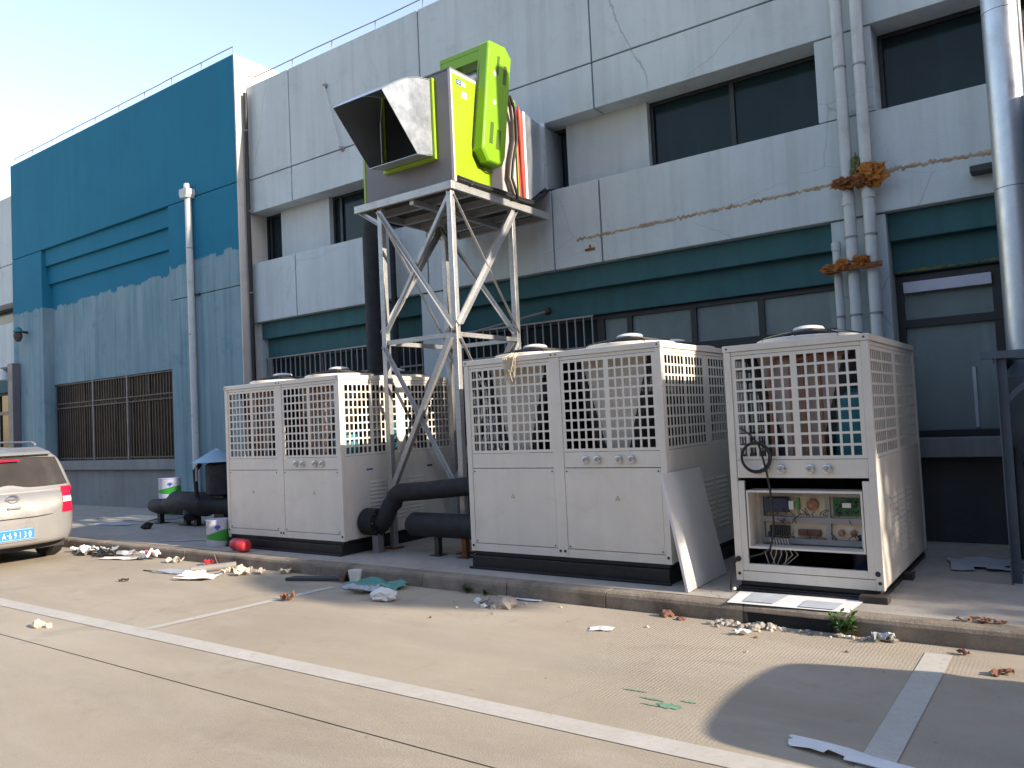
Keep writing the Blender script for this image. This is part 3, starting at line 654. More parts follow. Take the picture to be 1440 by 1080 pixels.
        if side == 'r':
            lm = MB()
            for k in range(11):
                for c in range(3):
                    yy = y0+0.42+c*0.33; zz = zb+0.16+k*0.045
                    lm.add([(a1+0.003, yy, zz), (a1+0.003, yy+0.27, zz), (a1+0.009, yy+0.27, zz+0.004), (a1+0.009, yy, zz+0.004), (a1+0.003, yy, zz+0.032), (a1+0.003, yy+0.27, zz+0.032)], [(0,1,2,3), (3,2,5,4), (0,3,4), (1,5,2)])
            lm.build('louvres', CREAM, sp_)
    # coils: a V over each column, pale end plate inside the V, tubes
    for i in range(ncol):
        xc = (xs[i]+xs[i+1])/2; hw = (xs[i+1]-xs[i])/2
        zc0, zc1 = zg0-0.05, zt-0.07
        MB().prism([(xc-0.34, zc1), (xc-0.10, zc0), (xc+0.10, zc0), (xc+0.34, zc1)], 'y', y0+0.17, y0+0.18).build('end_plate', CREAM if not brown else PALEM, t)
        for s in (-1, 1):
            MB().prism([(xc+s*0.345, zc1), (xc+s*0.10, zc0), (xc+s*0.175, zc0), (xc+s*0.42, zc1)], 'y', y0+0.15, y1-0.12).build('coil', COIL, t)
            tb = MB()
            for k in range(7):
                f = (k+0.5)/7; tb.tube([(xc+s*(0.37-0.24*f), y0+0.15, zc1-(zc1-zc0)*f-0.02), (xc+s*(0.37-0.24*f), y0+0.115, zc1-(zc1-zc0)*f-0.01), (xc+s*(0.37-0.24*f), y0+0.115, zc1-(zc1-zc0)*f+0.03), (xc+s*(0.37-0.24*f), y0+0.15, zc1-(zc1-zc0)*f+0.04)], 0.008, 6)
            tb.build('return_bends', BARB, t)
        if brown:
            for dx, r_ in ((-0.05, 0.024), (0.035, 0.018), (0.16, 0.014), (-0.22, 0.016)):
                MB().tube([(xc+dx, y0+0.12, zg0-0.07), (xc+dx, y0+0.12, zg1-0.12), (xc+dx+0.06, y0+0.12, zg1-0.05), (xc+dx+0.22, y0+0.13, zg1-0.03)], r_, 8).build('header_pipe', COPPER, t, smooth=True)
    if brown:
        xq = x1-0.20
        MB().lathe((xq, y0+0.26, zg0-0.08), [(0.13, 0), (0.14, 0.04), (0.14, 0.48 if opened else 0.30), (0.11, 0.56 if opened else 0.36), (0.03, 0.60 if opened else 0.38)], 18).build('receiver_tank', TANK, t, smooth=True)
        MB().lathe((x1-0.3, ym+0.2, zg0-0.08), [(0.16, 0), (0.17, 0.04), (0.17, 0.46), (0.12, 0.55)], 18).build('receiver_tank', TANK, t, smooth=True)
    # fans
    fm = None
    for i in range(ncol):
        for yy in (y0+0.50, y1-0.50):
            xc = (xs[i]+xs[i+1])/2
            if fm is None:
                f = MB().lathe((xc, yy, zt), [(0.41, 0), (0.41, 0.035), (0.395, 0.042), (0.395, -0.001)], 28).build('fan', CREAM, t, smooth=True)
                gm = MB()
                for rr in [0.10+0.045*q for q in range(7)]:
                    gm.tube([(xc+rr*math.cos(a*math.pi/14), yy+rr*math.sin(a*math.pi/14), zt+0.10-0.06*(rr/0.41)**2) for a in range(28)], 0.004, 5, closed=True)
                for a in range(8):
                    ca, sa = math.cos(a*math.pi/4), math.sin(a*math.pi/4)
                    gm.tube([(xc+q*ca, yy+q*sa, zt+0.104-0.06*(q/0.41)**2) for q in (0.05, 0.2, 0.32, 0.40)]+[(xc+0.405*ca, yy+0.405*sa, zt+0.02)], 0.006, 5)
                gm.build('guard', FRAME, f)
                MB().lathe((xc, yy, zt+0.102), [(0.115, 0), (0.125, 0.012), (0.11, 0.03), (0.06, 0.042), (0.01, 0.045)], 20).build('hub_cap', WHITE, f, smooth=True)
                MB().lathe((xc, yy, zt+0.002), [(0.385, 0), (0.385, 0.004)], 28).build('blade_disc', DARK, f)
                bl = MB()
                for a in range(5):
                    a0 = a*2*math.pi/5
                    P = lambda r_, da, h: (xc+r_*math.cos(a0+da), yy+r_*math.sin(a0+da), zt+h)
                    bl.add([P(0.09, -0.2, 0.012), P(0.37, -0.3, 0.012), P(0.38, 0.35, 0.034), P(0.09, 0.35, 0.03)], [(0,1,2,3)])
                bl.build('blades', BLACK, f)
                fm = (f, xc, yy)
            else:
                c = copy_tree(fm[0], t); c.location = (xc-fm[1], yy-fm[2], 0)
    return t, zs, zg0, xs

CY0, CY1 = 6.08, 8.05
ch1, *_ = chiller('two-bay cream chiller between the black tank and the steel tower', -8.86, -6.73, CY0, CY1, 0.285, 2.15, 2, brown=True)
ch2, *_ = chiller('two-bay cream chiller with a loose white panel leaning on its side', -4.92, -2.81, CY0, CY1, 0.295, 2.15, 2)
ch3, zs3, zg3, _ = chiller('narrow one-bay cream chiller with its open control box showing wires', -2.29, -1.21, 6.13, 8.06, 0.205, 2.055, 1, brown=True, opened=True)
# thin blue name sticker on the side sheet of the first chiller
bx(-6.734, -6.7315, 6.46, 6.56, 1.05, 1.068).build('blue_sticker', BLUEPR, ch1)
bx(-6.734, -6.7315, 7.50, 7.60, 1.02, 1.04).build('dark_sticker', FRAME, ch1)
# vertical mid post in the grille of the two-bay units is already part; open control compartment of the third one
a, b, y0 = -2.235, -1.265, 6.13
z0, z1 = 0.29, 0.985
m = MB(); m.box(a, a+0.05, y0+0.004, y0+0.03, z0-0.005, z1).box(b-0.05, b, y0+0.004, y0+0.03, z0-0.005, z1).box(a+0.05, b-0.05, y0+0.004, y0+0.03, z0-0.005, z0+0.05)
m.build('open_frame', CREAM, ch3, bevel=0.003)
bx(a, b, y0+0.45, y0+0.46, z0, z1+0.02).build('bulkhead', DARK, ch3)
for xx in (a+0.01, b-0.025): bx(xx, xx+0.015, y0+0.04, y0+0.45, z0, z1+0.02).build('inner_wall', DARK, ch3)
cbz0, cbz1 = 0.475, 0.895; ca, cb_ = a+0.06, b-0.055
cbx = MB().box(ca, cb_, y0+0.005, y0+0.19, cbz0-0.015, cbz0).box(ca, cb_, y0+0.005, y0+0.19, cbz1, cbz1+0.015).box(ca, ca+0.014, y0+0.005, y0+0.19, cbz0, cbz1).box(cb_-0.014, cb_, y0+0.005, y0+0.19, cbz0, cbz1).build('control_box', CREAM, ch3, bevel=0.002)
bx(ca+0.014, cb_-0.014, y0+0.175, y0+0.188, cbz0, cbz1).build('backplate', PAPERB, cbx)
yb = y0+0.174
for zz in (cbz0+0.035, cbz0+0.20, cbz1-0.02): bx(ca+0.06, cb_-0.03, yb-0.035, yb, zz-0.020, zz+0.020).build('cable_trunking', BARM, cbx)
bx(ca+0.555, ca+0.59, yb-0.033, yb, cbz0+0.01, cbz1-0.005).build('cable_trunking', BARM, cbx)
bx(ca+0.06, ca+0.085, yb-0.033, yb, cbz0+0.01, cbz1-0.005).build('cable_trunking', BARM, cbx)
bx(ca+0.105, ca+0.285, yb-0.055, yb, cbz0+0.255, cbz0+0.365).build('contactor', NAVY, cbx, bevel=0.004)
bx(ca+0.29, ca+0.325, yb-0.05, yb, cbz0+0.28, cbz0+0.345).build('contactor', WHITE, cbx)
bx(ca+0.345, ca+0.365, yb-0.03, yb, cbz0+0.28, cbz0+0.36).build('relay', GREENPR, cbx)
MB().lathe((ca+0.46, yb, cbz0+0.315), [(0.045, 0), (0.045, -0.03), (0.02, -0.05), (0.012, -0.06)], 12, 'y').build('transformer', COPPER, cbx)
bx(ca+0.61, ca+0.80, yb-0.012, yb, cbz0+0.235, cbz0+0.37).build('circuit_board', PCB, cbx)
rb = MB(); rnd = random.Random(4)
for _ in range(26):
    xx = ca+0.62+rnd.random()*0.16; zz = cbz0+0.245+rnd.random()*0.11; s = 0.006+rnd.random()*0.012; rb.box(xx, xx+s, yb-0.026, yb-0.012, zz, zz+s)
rb.build('board_components', FRAME, cbx)
bx(ca+0.68, ca+0.74, yb-0.028, yb-0.012, cbz0+0.30, cbz0+0.335).build('board_chip', WHITE, cbx)
tm = MB()
for k in range(9): tm.box(ca+0.13+k*0.017, ca+0.142+k*0.017, yb-0.05, yb, cbz0+0.075, cbz0+0.15)
tm.build('terminal_row', FRAME, cbx)
tm = MB()
for k in range(16): tm.box(ca+0.345+k*0.0105, ca+0.3525+k*0.0105, yb-0.04, yb, cbz0+0.08, cbz0+0.125)
tm.build('terminal_row', BRICKM, cbx)
for dx in (0.66, 0.745): MB().lathe((ca+dx, yb, cbz0+0.11), [(0.024, 0), (0.024, -0.03), (0.012, -0.04)], 10, 'y').build('relay', COPPER, cbx)
bx(cb_-0.045, cb_-0.018, yb-0.06, yb, cbz0+0.01, cbz0+0.11).build('relay', WHITE, cbx)
wm = MB(); rnd = random.Random(11)
for k in range(46):
    x_ = ca+0.10+rnd.random()*0.70; z_ = cbz0+rnd.choice((0.06, 0.17, 0.23, 0.24)); dx = rnd.uniform(-0.06, 0.06); dz = rnd.uniform(0.02, 0.06)
    wm.tube([(x_, yb-0.03, z_), (x_+dx*0.3, yb-0.06-rnd.random()*0.02, z_+dz*0.6), (x_+dx, yb-0.045, z_+dz)], 0.0028, 5)
wm.build('wiring', RUBBER, cbx)
wr = MB()
for k in range(7):
    xx = ca+0.13+k*0.022
    wr.tube([(xx, yb-0.05, cbz0+0.05), (xx+0.02, yb-0.09, cbz0+0.02), (xx-0.03+0.02*k, y0+0.08, cbz0-0.06), (xx+0.03*math.sin(k*2), y0+0.07, cbz0-0.15), (xx+0.05, y0+0.09, cbz0-0.19)], 0.0036, 5)
wr.build('wiring', PAPERB, cbx)
MB().lathe((-2.05, y0+0.30, 0.27), [(0.12, 0), (0.13, 0.03), (0.13, 0.30), (0.09, 0.36)], 16).build('compressor', NAVY, ch3, smooth=True)
MB().lathe((-1.38, y0+0.26, 0.27), [(0.08, 0), (0.09, 0.03), (0.09, 0.30), (0.05, 0.34)], 16).build('compressor', NAVY, ch3, smooth=True)
MB().lathe((-1.228-0.02, y0-0.001, 0.325), [(0.02, 0), (0.018, -0.004)], 12, 'y').build('grommet', FRAME, ch3)

# coil of black cable hanging on the third chiller
cc = thing('cable_coil', 'coiled black cable hanging on the grille of the open chiller', 'cable', (-2.1, 6.1, 1.2))
cm = MB()
for k in range(4):
    cm.tube([(-2.075+(0.105+0.004*k)*math.cos(a*math.pi/14)+0.004*k, 6.115-0.008*k, 1.17+(0.105+0.005*k)*math.sin(a*math.pi/14)) for a in range(28)], 0.006, 6, closed=True)
cm.tube([(-2.18, 6.118, 1.40), (-2.10, 6.10, 1.345), (-2.04, 6.10, 1.27), (-2.01, 6.10, 1.15), (-1.985, 6.10, 1.02), (-1.97, 6.09, 0.93)], 0.008, 6)
cm.tube([(-1.97, 6.09, 0.93), (-1.965, 6.10, 0.80), (-1.965, 6.12, 0.66), (-1.98, 6.115, 0.55), (-2.00, 6.10, 0.47), (-2.08, 6.13, 0.42), (-2.18, 6.14, 0.39)], 0.008, 6)
cm.build('cable', RUBBER, cc, smooth=True)
c2 = thing('drain_hose', 'short black hose hanging from the foot of the open chiller', 'hose', (-2.28, 6.1, PZ))
MB().lathe((-2.262, 6.127, 0.375), [(0.022, 0), (0.02, -0.02)], 10, 'y').build('plug', RUBBER, c2)
MB().tube([(-2.262, 6.11, 0.375), (-2.285, 6.08, 0.35), (-2.30, 6.06, 0.25), (-2.31, 6.05, 0.16), (-2.305, 6.05, PZ+0.012)], 0.010, 8).build('hose', RUBBER, c2, smooth=True)
MB().tube([(-2.30, 6.06, PZ+0.012), (-2.27, 6.03, PZ+0.03)], 0.013, 8).build('nozzle', WHITE, c2)

# loose panel leaning on the second chiller
lp = thing('loose_panel', 'loose white sheet metal panel leaning against the two-bay chiller', 'panel', (-2.65, 6.3, PZ))
mb = MB(); mb.add([(-2.61, 5.87, PZ+0.002), (-2.61, 6.70, PZ+0.002), (-2.802, 6.70, 1.05), (-2.802, 5.92, 1.05),
                   (-2.585, 5.87, PZ+0.004), (-2.585, 6.70, PZ+0.004), (-2.777, 6.70, 1.055), (-2.777, 5.92, 1.055)], [(0,1,2,3), (4,7,6,5), (0,4,5,1), (1,5,6,2), (2,6,7,3), (3,7,4,0)])
mb.build('sheet', WHITE, lp, bevel=0.003)

# ================================================================== STEEL TOWER
tw = thing('steel_tower', 'four-legged galvanised steel tower with cross braces and platform', 'tower', (-6.04, 7.27, PZ))
TX0, TX1, TY0, TY1 = -6.57, -5.50, 6.70, 7.85; ZP = 4.12; ZM = 2.52
for xx in (TX0, TX1):
    for yy in (TY0, TY1):
        MB().beam((xx, yy, PZ), (xx, yy, ZP), 0.07, 0.07, (0, 1, 0)).build('leg', STEEL, tw, bevel=0.006)
        bx(xx-0.08, xx+0.08, yy-0.08, yy+0.08, PZ, PZ+0.012).build('foot_plate', RUST, tw)
h = 0.035
for yy in (TY0, TY1): MB().beam((TX0+h, yy, ZM), (TX1-h, yy, ZM), 0.045, 0.05).build('cross_beam', STEEL, tw)
for xx in (TX0, TX1): MB().beam((xx, TY0+h, ZM), (xx, TY1-h, ZM), 0.045, 0.05).build('cross_beam', STEEL, tw)
def brace(p, q, w_, fl=1): MB().angle(p, q, w_, 0.006, flip=fl).build('brace', STEEL, tw)
o1 = 0.045
for yy, s in ((TY0-o1, 1), (TY1-o1, 1)):
    brace((TX0, yy, ZP-0.06), (TX1, yy, ZM+0.06), 0.042); brace((TX1, yy+0.02, ZP-0.06), (TX0, yy+0.02, ZM+0.06), 0.036)
    brace((TX0, yy, ZM-0.05), (TX1, yy, 0.75), 0.036); brace((TX1, yy-0.055, ZM-0.04), (TX0, yy-0.055, 0.62), 0.055)
for xx in (TX1+o1, TX0-o1):
    brace((xx, TY0, ZM+0.10), (xx, TY1, ZP-0.05), 0.055); brace((xx-0.02, TY0, ZP-0.05), (xx-0.02, TY1, ZM+0.08), 0.032)
    brace((xx, TY0, ZM-0.05), (xx, TY1, 0.75), 0.036); brace((xx-0.02, TY0, 0.75), (xx-0.02, TY1, ZM-0.05), 0.036)
# platform: rim channel, joists
PX0, PX1, PY0, PY1 = -6.96, -5.43, 6.64, 8.64
def rim(*a): bx(*a).build('platform_rim', STEEL, tw, bevel=0.005)
rim(PX0, PX1, PY0, PY0+0.045, ZP, ZP+0.09); rim(PX0, PX1, PY1-0.045, PY1, ZP, ZP+0.09); rim(PX0, PX0+0.045, PY0+0.047, PY1-0.047, ZP, ZP+0.09); rim(PX1-0.045, PX1, PY0+0.047, PY1-0.047, ZP, ZP+0.09)
for k, yy in enumerate((7.05, 7.5, 7.82, 8.25)): bx(PX0+0.047, PX1-0.047, yy-0.03, yy+0.03, ZP+0.006, ZP+0.084).build('joist', STEEL, tw)
bx(-6.10, -6.04, PY0+0.05, PY1-0.05, ZP-0.05, ZP+0.004).build('joist', STEEL, tw)
bx(PX0+0.05, PX1-0.05, PY0+0.05, PY1-0.05, ZP+0.0845, ZP+0.0885).build('shade_sheet', BLACK, tw)  # black sheet added so the platform underside looks deeply shaded
brace((PX0+0.06, TY0, ZP-0.01), (TX0-0.03, TY0, ZP-0.20), 0.04)
brace((PX0+0.06, TY1, ZP-0.01), (TX0-0.03, TY1, ZP-0.20), 0.04)
clump('rust_patch', (TX1, TY0-0.036, ZP+0.01), 0.03, 0.006, 0.03, RUST, tw, 12)
bx(TX0-0.03, TX0+0.03, TY0-0.04, TY0-0.036, ZP-0.03, ZP-0.002).build('weld_mark', RUST, tw)
for z_ in (ZM+0.03, ): clump('rust_patch', (TX1+0.0, TY0-0.037, z_), 0.03, 0.005, 0.02, RUST, tw, 13)
# straw-coloured rag tied at the leg
rg = thing('rope_tuft', 'tuft of frayed straw rope hanging over the corner of the two-bay chiller', 'rope', (-4.5, 6.1, 2.1))
rm = MB(); rnd = random.Random(9)
for k in range(40):
    a0 = rnd.uniform(-0.08, 0.08); b0 = rnd.uniform(-0.06, 0.06)
    rm.tube([(-4.34+a0*0.6, 6.12+0.05*rnd.random(), 2.16+0.03*rnd.random()), (-4.34+a0, 6.06-0.02*rnd.random(), 2.15-0.04*rnd.random()), (-4.34+b0, 6.05-0.015*rnd.random(), 2.02-0.12*rnd.random())], 0.003, 4)
rm.build('strands', PAPERB, rg)

# ================================================================== AIR HANDLING UNIT ON THE TOWER
ah = thing('air_handling_unit', 'grey and lime green air unit with intake hood on the steel tower', 'air unit', (-6.1, 7.3, ZP+0.09))
AX0, AX1, AY0, AY1, AZ0, AZ1 = -6.83, -5.43, 6.70, 7.94, ZP+0.09, 5.485
bx(AX0+0.01, AX1-0.012, AY0+0.012, AY1, AZ0+0.002, AZ1-0.01).build('casing', AHUG, ah)
bx(AX0+0.03, AX1-0.03, AY0, AY0+0.011, AZ0+0.02, AZ1-0.03).build('front_panel', AHUG, ah, bevel=0.003)
bx(AX0, AX1, AY0+0.002, AY1+0.002, AZ1-0.008, AZ1+0.012).build('roof_sheet', AHUG, ah, bevel=0.003)
bx(AX0-0.004, AX0+0.028, AY0-0.004, AY0+0.03, AZ0+0.003, AZ1-0.012).build('corner_trim', GREENP, ah)
bx(AX1-0.028, AX1+0.006, AY0-0.004, AY0+0.022, AZ0+0.003, AZ1-0.012).build('corner_trim', PALEM, ah)
bx(AX1-0.01, AX1+0.006, AY0+0.024, 7.385, AZ0+0.07, AZ1-0.05).build('side_panel', GREENP, ah, bevel=0.003)
bx(AX1-0.01, AX1+0.004, AY0+0.024, 7.385, AZ0+0.004, AZ0+0.066).build('edge_strip', PALEM, ah); bx(AX1-0.01, AX1+0.004, AY0+0.024, 7.385, AZ1-0.047, AZ1-0.011).build('edge_strip', PALEM, ah)
bx(AX1-0.01, AX1+0.005, 7.389, 7.90, AZ0+0.004, AZ1-0.012).build('side_panel', PALEM, ah, bevel=0.003)
bx(AX1-0.012, AX1+0.008, 7.903, 7.945, AZ0+0.004, AZ1-0.012).build('corner_trim', GREENP, ah)
MB().tube([(AX1+0.012, 7.91, AZ0+0.02), (AX1+0.012, 7.91, AZ1-0.03)], 0.008, 6).build('black_seal', RUBBER, ah)
# stickers
for y_, z_, w_, h_, mm in ((6.80, 5.335, 0.085, 0.055, BLUEPR), (6.89, 5.335, 0.075, 0.05, PAPER), (6.88, 5.20, 0.10, 0.075, PAPER)):
    s_ = bx(AX1+0.0062, AX1+0.0078, y_, y_+w_, z_, z_+h_).build('sticker', mm, ah)
    for k in range(2): bx(AX1+0.0079, AX1+0.0086, y_+0.012, y_+w_-0.012, z_+0.014+0.02*k, z_+0.020+0.02*k).build('print_line', PAPER if mm is BLUEPR else BLUEPR, s_)
# intake hood
HX0, HX1 = -6.43, -5.68
fr = MB().box(HX0-0.03, HX0, 6.65, 6.699, 4.50, 5.42).box(HX1, HX1+0.028, 6.65, 6.699, 4.50, 5.42).box(HX0, HX1, 6.65, 6.699, 5.40, 5.42).box(HX0, HX1, 6.65, 6.699, 4.50, 4.53).build('hood_flange', GREENP, ah)
bx(HX0, HX1, 6.685, 6.698, 4.53, 5.40).build('intake_screen', DARK, ah)
top = [(5.88, 5.05), (6.0, 5.135), (6.14, 5.225), (6.26, 5.29), (6.37, 5.335), (6.48, 5.365), (6.62, 5.39), (6.645, 5.39)]
prof = top+[(6.645, 4.54), (6.62, 4.54), (6.39, 4.50)]
for xx in (HX0, HX1-0.006): MB().prism(prof, 'x', xx, xx+0.006).build('hood_side', DUCTM, ah)
mb = MB(); n = len(top)
for dz in (0.004, 0.010): mb.v += [Vector((xx, y_, z_+dz)) for xx in (HX0-0.006, HX1+0.006) for y_, z_ in top]
mb.f = []; 
for i in range(n-1): mb.f += [(i, i+1, n+i+1, n+i), (2*n+i, 3*n+i, 3*n+i+1, 2*n+i+1), (i, 2*n+i, 2*n+i+1, i+1), (n+i, n+i+1, 3*n+i+1, 3*n+i)]
mb.f += [(0, n, 3*n, 2*n), (n-1, 3*n-1, 4*n-1, 2*n-1)]; mb.m = [0]*len(mb.f)
mb.build('hood_top', DUCTM, ah)
MB().add([(HX0, 6.39, 4.498), (HX1, 6.39, 4.498), (HX1, 6.644, 4.538), (HX0, 6.644, 4.538), (HX0, 6.39, 4.493), (HX1, 6.39, 4.493), (HX1, 6.644, 4.532), (HX0, 6.644, 4.532)], [(0,1,2,3), (4,7,6,5), (0,4,5,1), (1,5,6,2), (2,6,7,3), (3,7,4,0)]).build('hood_bottom', DUCTM, ah)
# drive cover, mounted askew on the side and reaching over the roof
CX0, CX1 = AX1+0.008, AX1+0.16
poly = [(7.245, 5.93), (7.28, 5.965), (7.58, 5.985), (7.70, 5.88), (7.465, 4.60), (7.41, 4.50), (7.13, 4.50), (7.035, 4.63)]
cyc = sum(p[0] for p in poly)/8; czc = sum(p[1] for p in poly)/8
ins = [(cyc+(u-cyc)*0.92, czc+(v-czc)*0.975) for u, v in poly]
mb = MB(); xm = CX1-0.022
mb.v = [Vector((CX0, u, v)) for u, v in poly]+[Vector((xm, u, v)) for u, v in poly]+[Vector((CX1, u, v)) for u, v in ins]
mb.f = [tuple(range(8))[::-1], tuple(range(16, 24))]+[(k*8+i, k*8+(i+1) % 8, (k+1)*8+(i+1) % 8, (k+1)*8+i) for k in (0, 1) for i in range(8)]; mb.m = [0]*len(mb.f)
cov = mb.build('drive_cover', GREEN, ah, bevel=0.006)
def vent(y_, z_, cols, rows, dy=0.017, dz=0.022):
    vm = MB()
    for i in range(cols):
        for j in range(rows):
            q = y_+i*dy+j*dz*0.19; w_ = z_+j*dz
            vm.box(CX1-0.0005, CX1+0.0015, q, q+0.013, w_, w_+0.015)
    vm.build('vent_holes', FRAME, cov)
vent(7.16, 4.72, 4, 12); vent(7.28, 4.68, 5, 11); vent(7.36, 5.58, 3, 11); vent(7.48, 5.50, 4, 11)
MB().lathe((CX1+0.0005, 7.335, 5.58), [(0.035, 0), (0.035, 0.0012)], 14, 'x').build('round_sticker', PALEM, cov)
MB().lathe((CX1+0.0005, 7.30, 5.23), [(0.028, 0), (0.028, 0.0012)], 14, 'x').build('round_sticker', PAPER, cov)
m = MB().box(-6.02, CX0-0.002, 7.245, 7.66, 5.875, 5.93).box(-6.02, -5.99, 7.245, 7.66, 5.50, 5.873).box(-5.988, CX0-0.002, 7.245, 7.26, 5.76, 5.873)
m.build('motor_hood', GREEN, ah, bevel=0.004)
MB().lathe((-5.84, 7.45, 5.64), [(0.05, 0), (0.11, 0.02), (0.115, 0.06), (0.115, 0.28), (0.10, 0.30), (0.04, 0.33)], 18, 'x').build('motor', GALV, ah, smooth=True)
bx(-5.82, -5.50, 7.36, 7.54, 5.497, 5.53).build('motor_foot', FRAME, ah)
MB().tube([(CX0+0.03, 7.225, 5.75), (CX0+0.02, 7.13, 5.25), (CX0+0.01, 7.04, 4.70), (CX0+0.01, 7.05, 4.58), (CX0+0.02, 7.12, 4.48), (CX0+0.03, 7.27, 4.44), (CX0+0.03, 7.36, 4.45)], 0.009, 6).build('edge_cable', RUBBER, ah, smooth=True)
# flexible connector and duct to the window
FX0, FX1 = AX0+0.05, AX1+0.002
def ring(name, y0_, y1_, ins_, mm, off=0.0):
    z0_, z1_ = AZ0+0.05+ins_, AZ1-0.08-ins_; a_, b_ = FX0+ins_, FX1-ins_+off
    return bx(a_, b_, y0_, y1_, z0_, z1_).build(name, mm, ah)
fcn = ring('flexible_connector', 7.946, 8.02, 0.012, REDS)
ring('flexible_connector', 8.02, 8.05, 0.004, PAPER); ring('flexible_connector', 8.05, 8.105, 0.012, REDS); ring('flexible_connector', 8.105, 8.15, 0.0, PAPER)
MB().tube([(FX1+0.008, 8.00, AZ1-0.06), (FX1+0.014, 8.005, 5.1), (FX1+0.008, 8.02, 4.7), (FX1+0.016, 8.03, AZ0+0.06)], 0.014, 6).build('red_strap', REDS, ah)
du = MB(); za, zb_ = AZ0+0.06, AZ1-0.09
A = [(FX0, 8.15, za), (FX1, 8.15, za), (FX1, 8.15, zb_), (FX0, 8.15, zb_)]; B = [(-6.35, 8.62, 4.56), (-5.47, 8.62, 4.56), (-5.47, 8.62, 5.36), (-6.35, 8.62, 5.36)]; Cc = [(-6.35, 9.08, 4.56), (-5.47, 9.08, 4.56), (-5.47, 9.08, 5.36), (-6.35, 9.08, 5.36)]
du.v = [Vector(p) for p in A+B+Cc]; du.f = [(0,1,2,3), (8,11,10,9)]+[(k*4+i, k*4+(i+1) % 4, (k+1)*4+(i+1) % 4, (k+1)*4+i) for k in (0, 1) for i in range(4)]; du.m = [0]*len(du.f)
dct = du.build('transition_duct', DUCTM, ah)
m = MB().box(-6.39, -5.43, 8.605, 8.64, 4.52, 4.56).box(-6.39, -5.43, 8.605, 8.64, 5.36, 5.40).box(-5.47, -5.43, 8.605, 8.64, 4.56, 5.36).box(-6.39, -6.35, 8.605, 8.64, 4.56, 5.36)
m.build('duct_flange', GALV, dct)
# black control cables on the side of the unit
cb = thing('control_cable', 'bundle of brown and black cables hanging down the side of the air unit', 'cable', (-5.4, 7.8, 4.3))
for dx, dy, mm, r_ in ((0, 0, CABLEB, 0.022), (0.03, 0.035, RUBBER, 0.018)):
    MB().tube([(AX1+0.12+dx*0.3, 7.62+dy, 5.42), (AX1+0.07+dx, 7.74+dy, 5.33), (AX1+0.05+dx, 7.80+dy, 5.15), (AX1+0.05+dx, 7.80+dy, 4.95), (AX1+0.05+dx, 7.70+dy, 4.65), (AX1+0.05+dx, 7.66+dy, 4.45), (AX1+0.05+dx, 7.74+dy, 4.29), (AX1+0.03+dx, 7.80+dy, 4.235)], r_, 8).build('cable', mm, cb, smooth=True)
cb2 = thing('floor_cable', 'thick black cable lying along the platform edge into the wall', 'cable', (-5.4, 7.8, ZP+0.1))
for k, dz in enumerate((0, 0.03)):
    MB().tube([(AX1+0.02, 6.74, ZP+0.112+dz), (AX1+0.025, 7.1, ZP+0.112+dz*0.7), (AX1+0.03, 7.6, ZP+0.115+dz), (AX1+0.03, 8.0, ZP+0.112+dz), (AX1+0.02, 8.25, ZP+0.13+dz), (AX1-0.02, 8.55, ZP+0.31+dz), (-5.52+0.03*k, 8.75, 4.555), (-5.45, 8.95, 4.552+dz)], 0.018, 8).build('cable', RUBBER, cb2, smooth=True)
for y_ in (6.98, 7.78): clump('tape_lump', (AX1+0.022, y_, ZP+0.12), 0.035, 0.06, 0.03, RUBBER, cb2, int(y_*10))

# tall insulated riser behind the first chiller, bending into the upper window
rs = thing('insulated_riser', 'tall black insulated pipe rising behind the first chiller to the upper window', 'pipe', (-8.45, 8.42, PZ))
MB().tube([(-8.45, 8.42, PZ), (-8.46, 8.42, 4.55)]+arc((-8.46, 8.62, 4.55), (0, -1, 0), (0, 0, 1), 0.20, 0, 80, 6)+[(-8.46, 9.05, 4.80)], 0.148, 18).build('pipe', INSUL, rs, smooth=True)
MB().tube([(-8.15, 8.52, PZ), (-8.155, 8.52, 4.4)], 0.045, 12).build('side_conduit', INSUL, rs, smooth=True)

# ================================================================== INSULATED PIPES BETWEEN THE CHILLERS
pA = thing('insulated_pipe', 'black insulated pipe bending up from the flanged outlet beside the tower', 'pipe', (-6.5, 6.42, PZ))
pts = [(-6.72, 6.42, 0.47), (-6.50, 6.42, 0.47)]+arc((-6.50, 6.42, 0.57), (0, 0, -1), (1, 0, 0), 0.10, 0, 75, 5)+[(-6.36, 6.45, 0.66)]+arc((-6.20, 6.48, 0.66), (-1, 0, 0), (0, 0, 1), 0.14, 10, 85, 6)+[(-5.9, 6.55, 0.82), (-4.98, 6.62, 0.90)]
MB().tube(pts, [0.10]*2+[0.10]*6+[0.10]*(len(pts)-8), 16).build('pipe', INSUL, pA, smooth=True)
MB().lathe((-6.60, 6.42, 0.47), [(0.10, -0.12), (0.155, -0.11), (0.155, 0.09), (0.10, 0.10)], 16, 'x').build('flange', INSUL, pA, smooth=True)
m = MB()
for k in range(8): m.lathe((-6.595+0.0*k, 6.42+0.135*math.cos(k*math.pi/4), 0.47+0.135*math.sin(k*math.pi/4)), [(0.014, 0.08), (0.012, 0.12)], 6, 'x')
m.build('flange_bolts', FRAME, pA)
MB().beam((-6.55, 6.42, PZ), (-6.55, 6.42, 0.34), 0.09).build('support', BARM, pA)
pB = thing('insulated_pipe', 'straight black insulated pipe on short stands beside the two-bay chiller', 'pipe', (-5.6, 6.5, PZ))
MB().tube([(-6.12, 6.50, 0.455), (-6.06, 6.50, 0.455), (-4.93, 6.50, 0.455)], [0.09, 0.13, 0.13], 18).build('pipe', INSUL, pB, smooth=True)
MB().lathe((-6.12, 6.50, 0.455), [(0.09, 0.0), (0.085, -0.012)], 16, 'x').build('end_cap', BARM, pB)
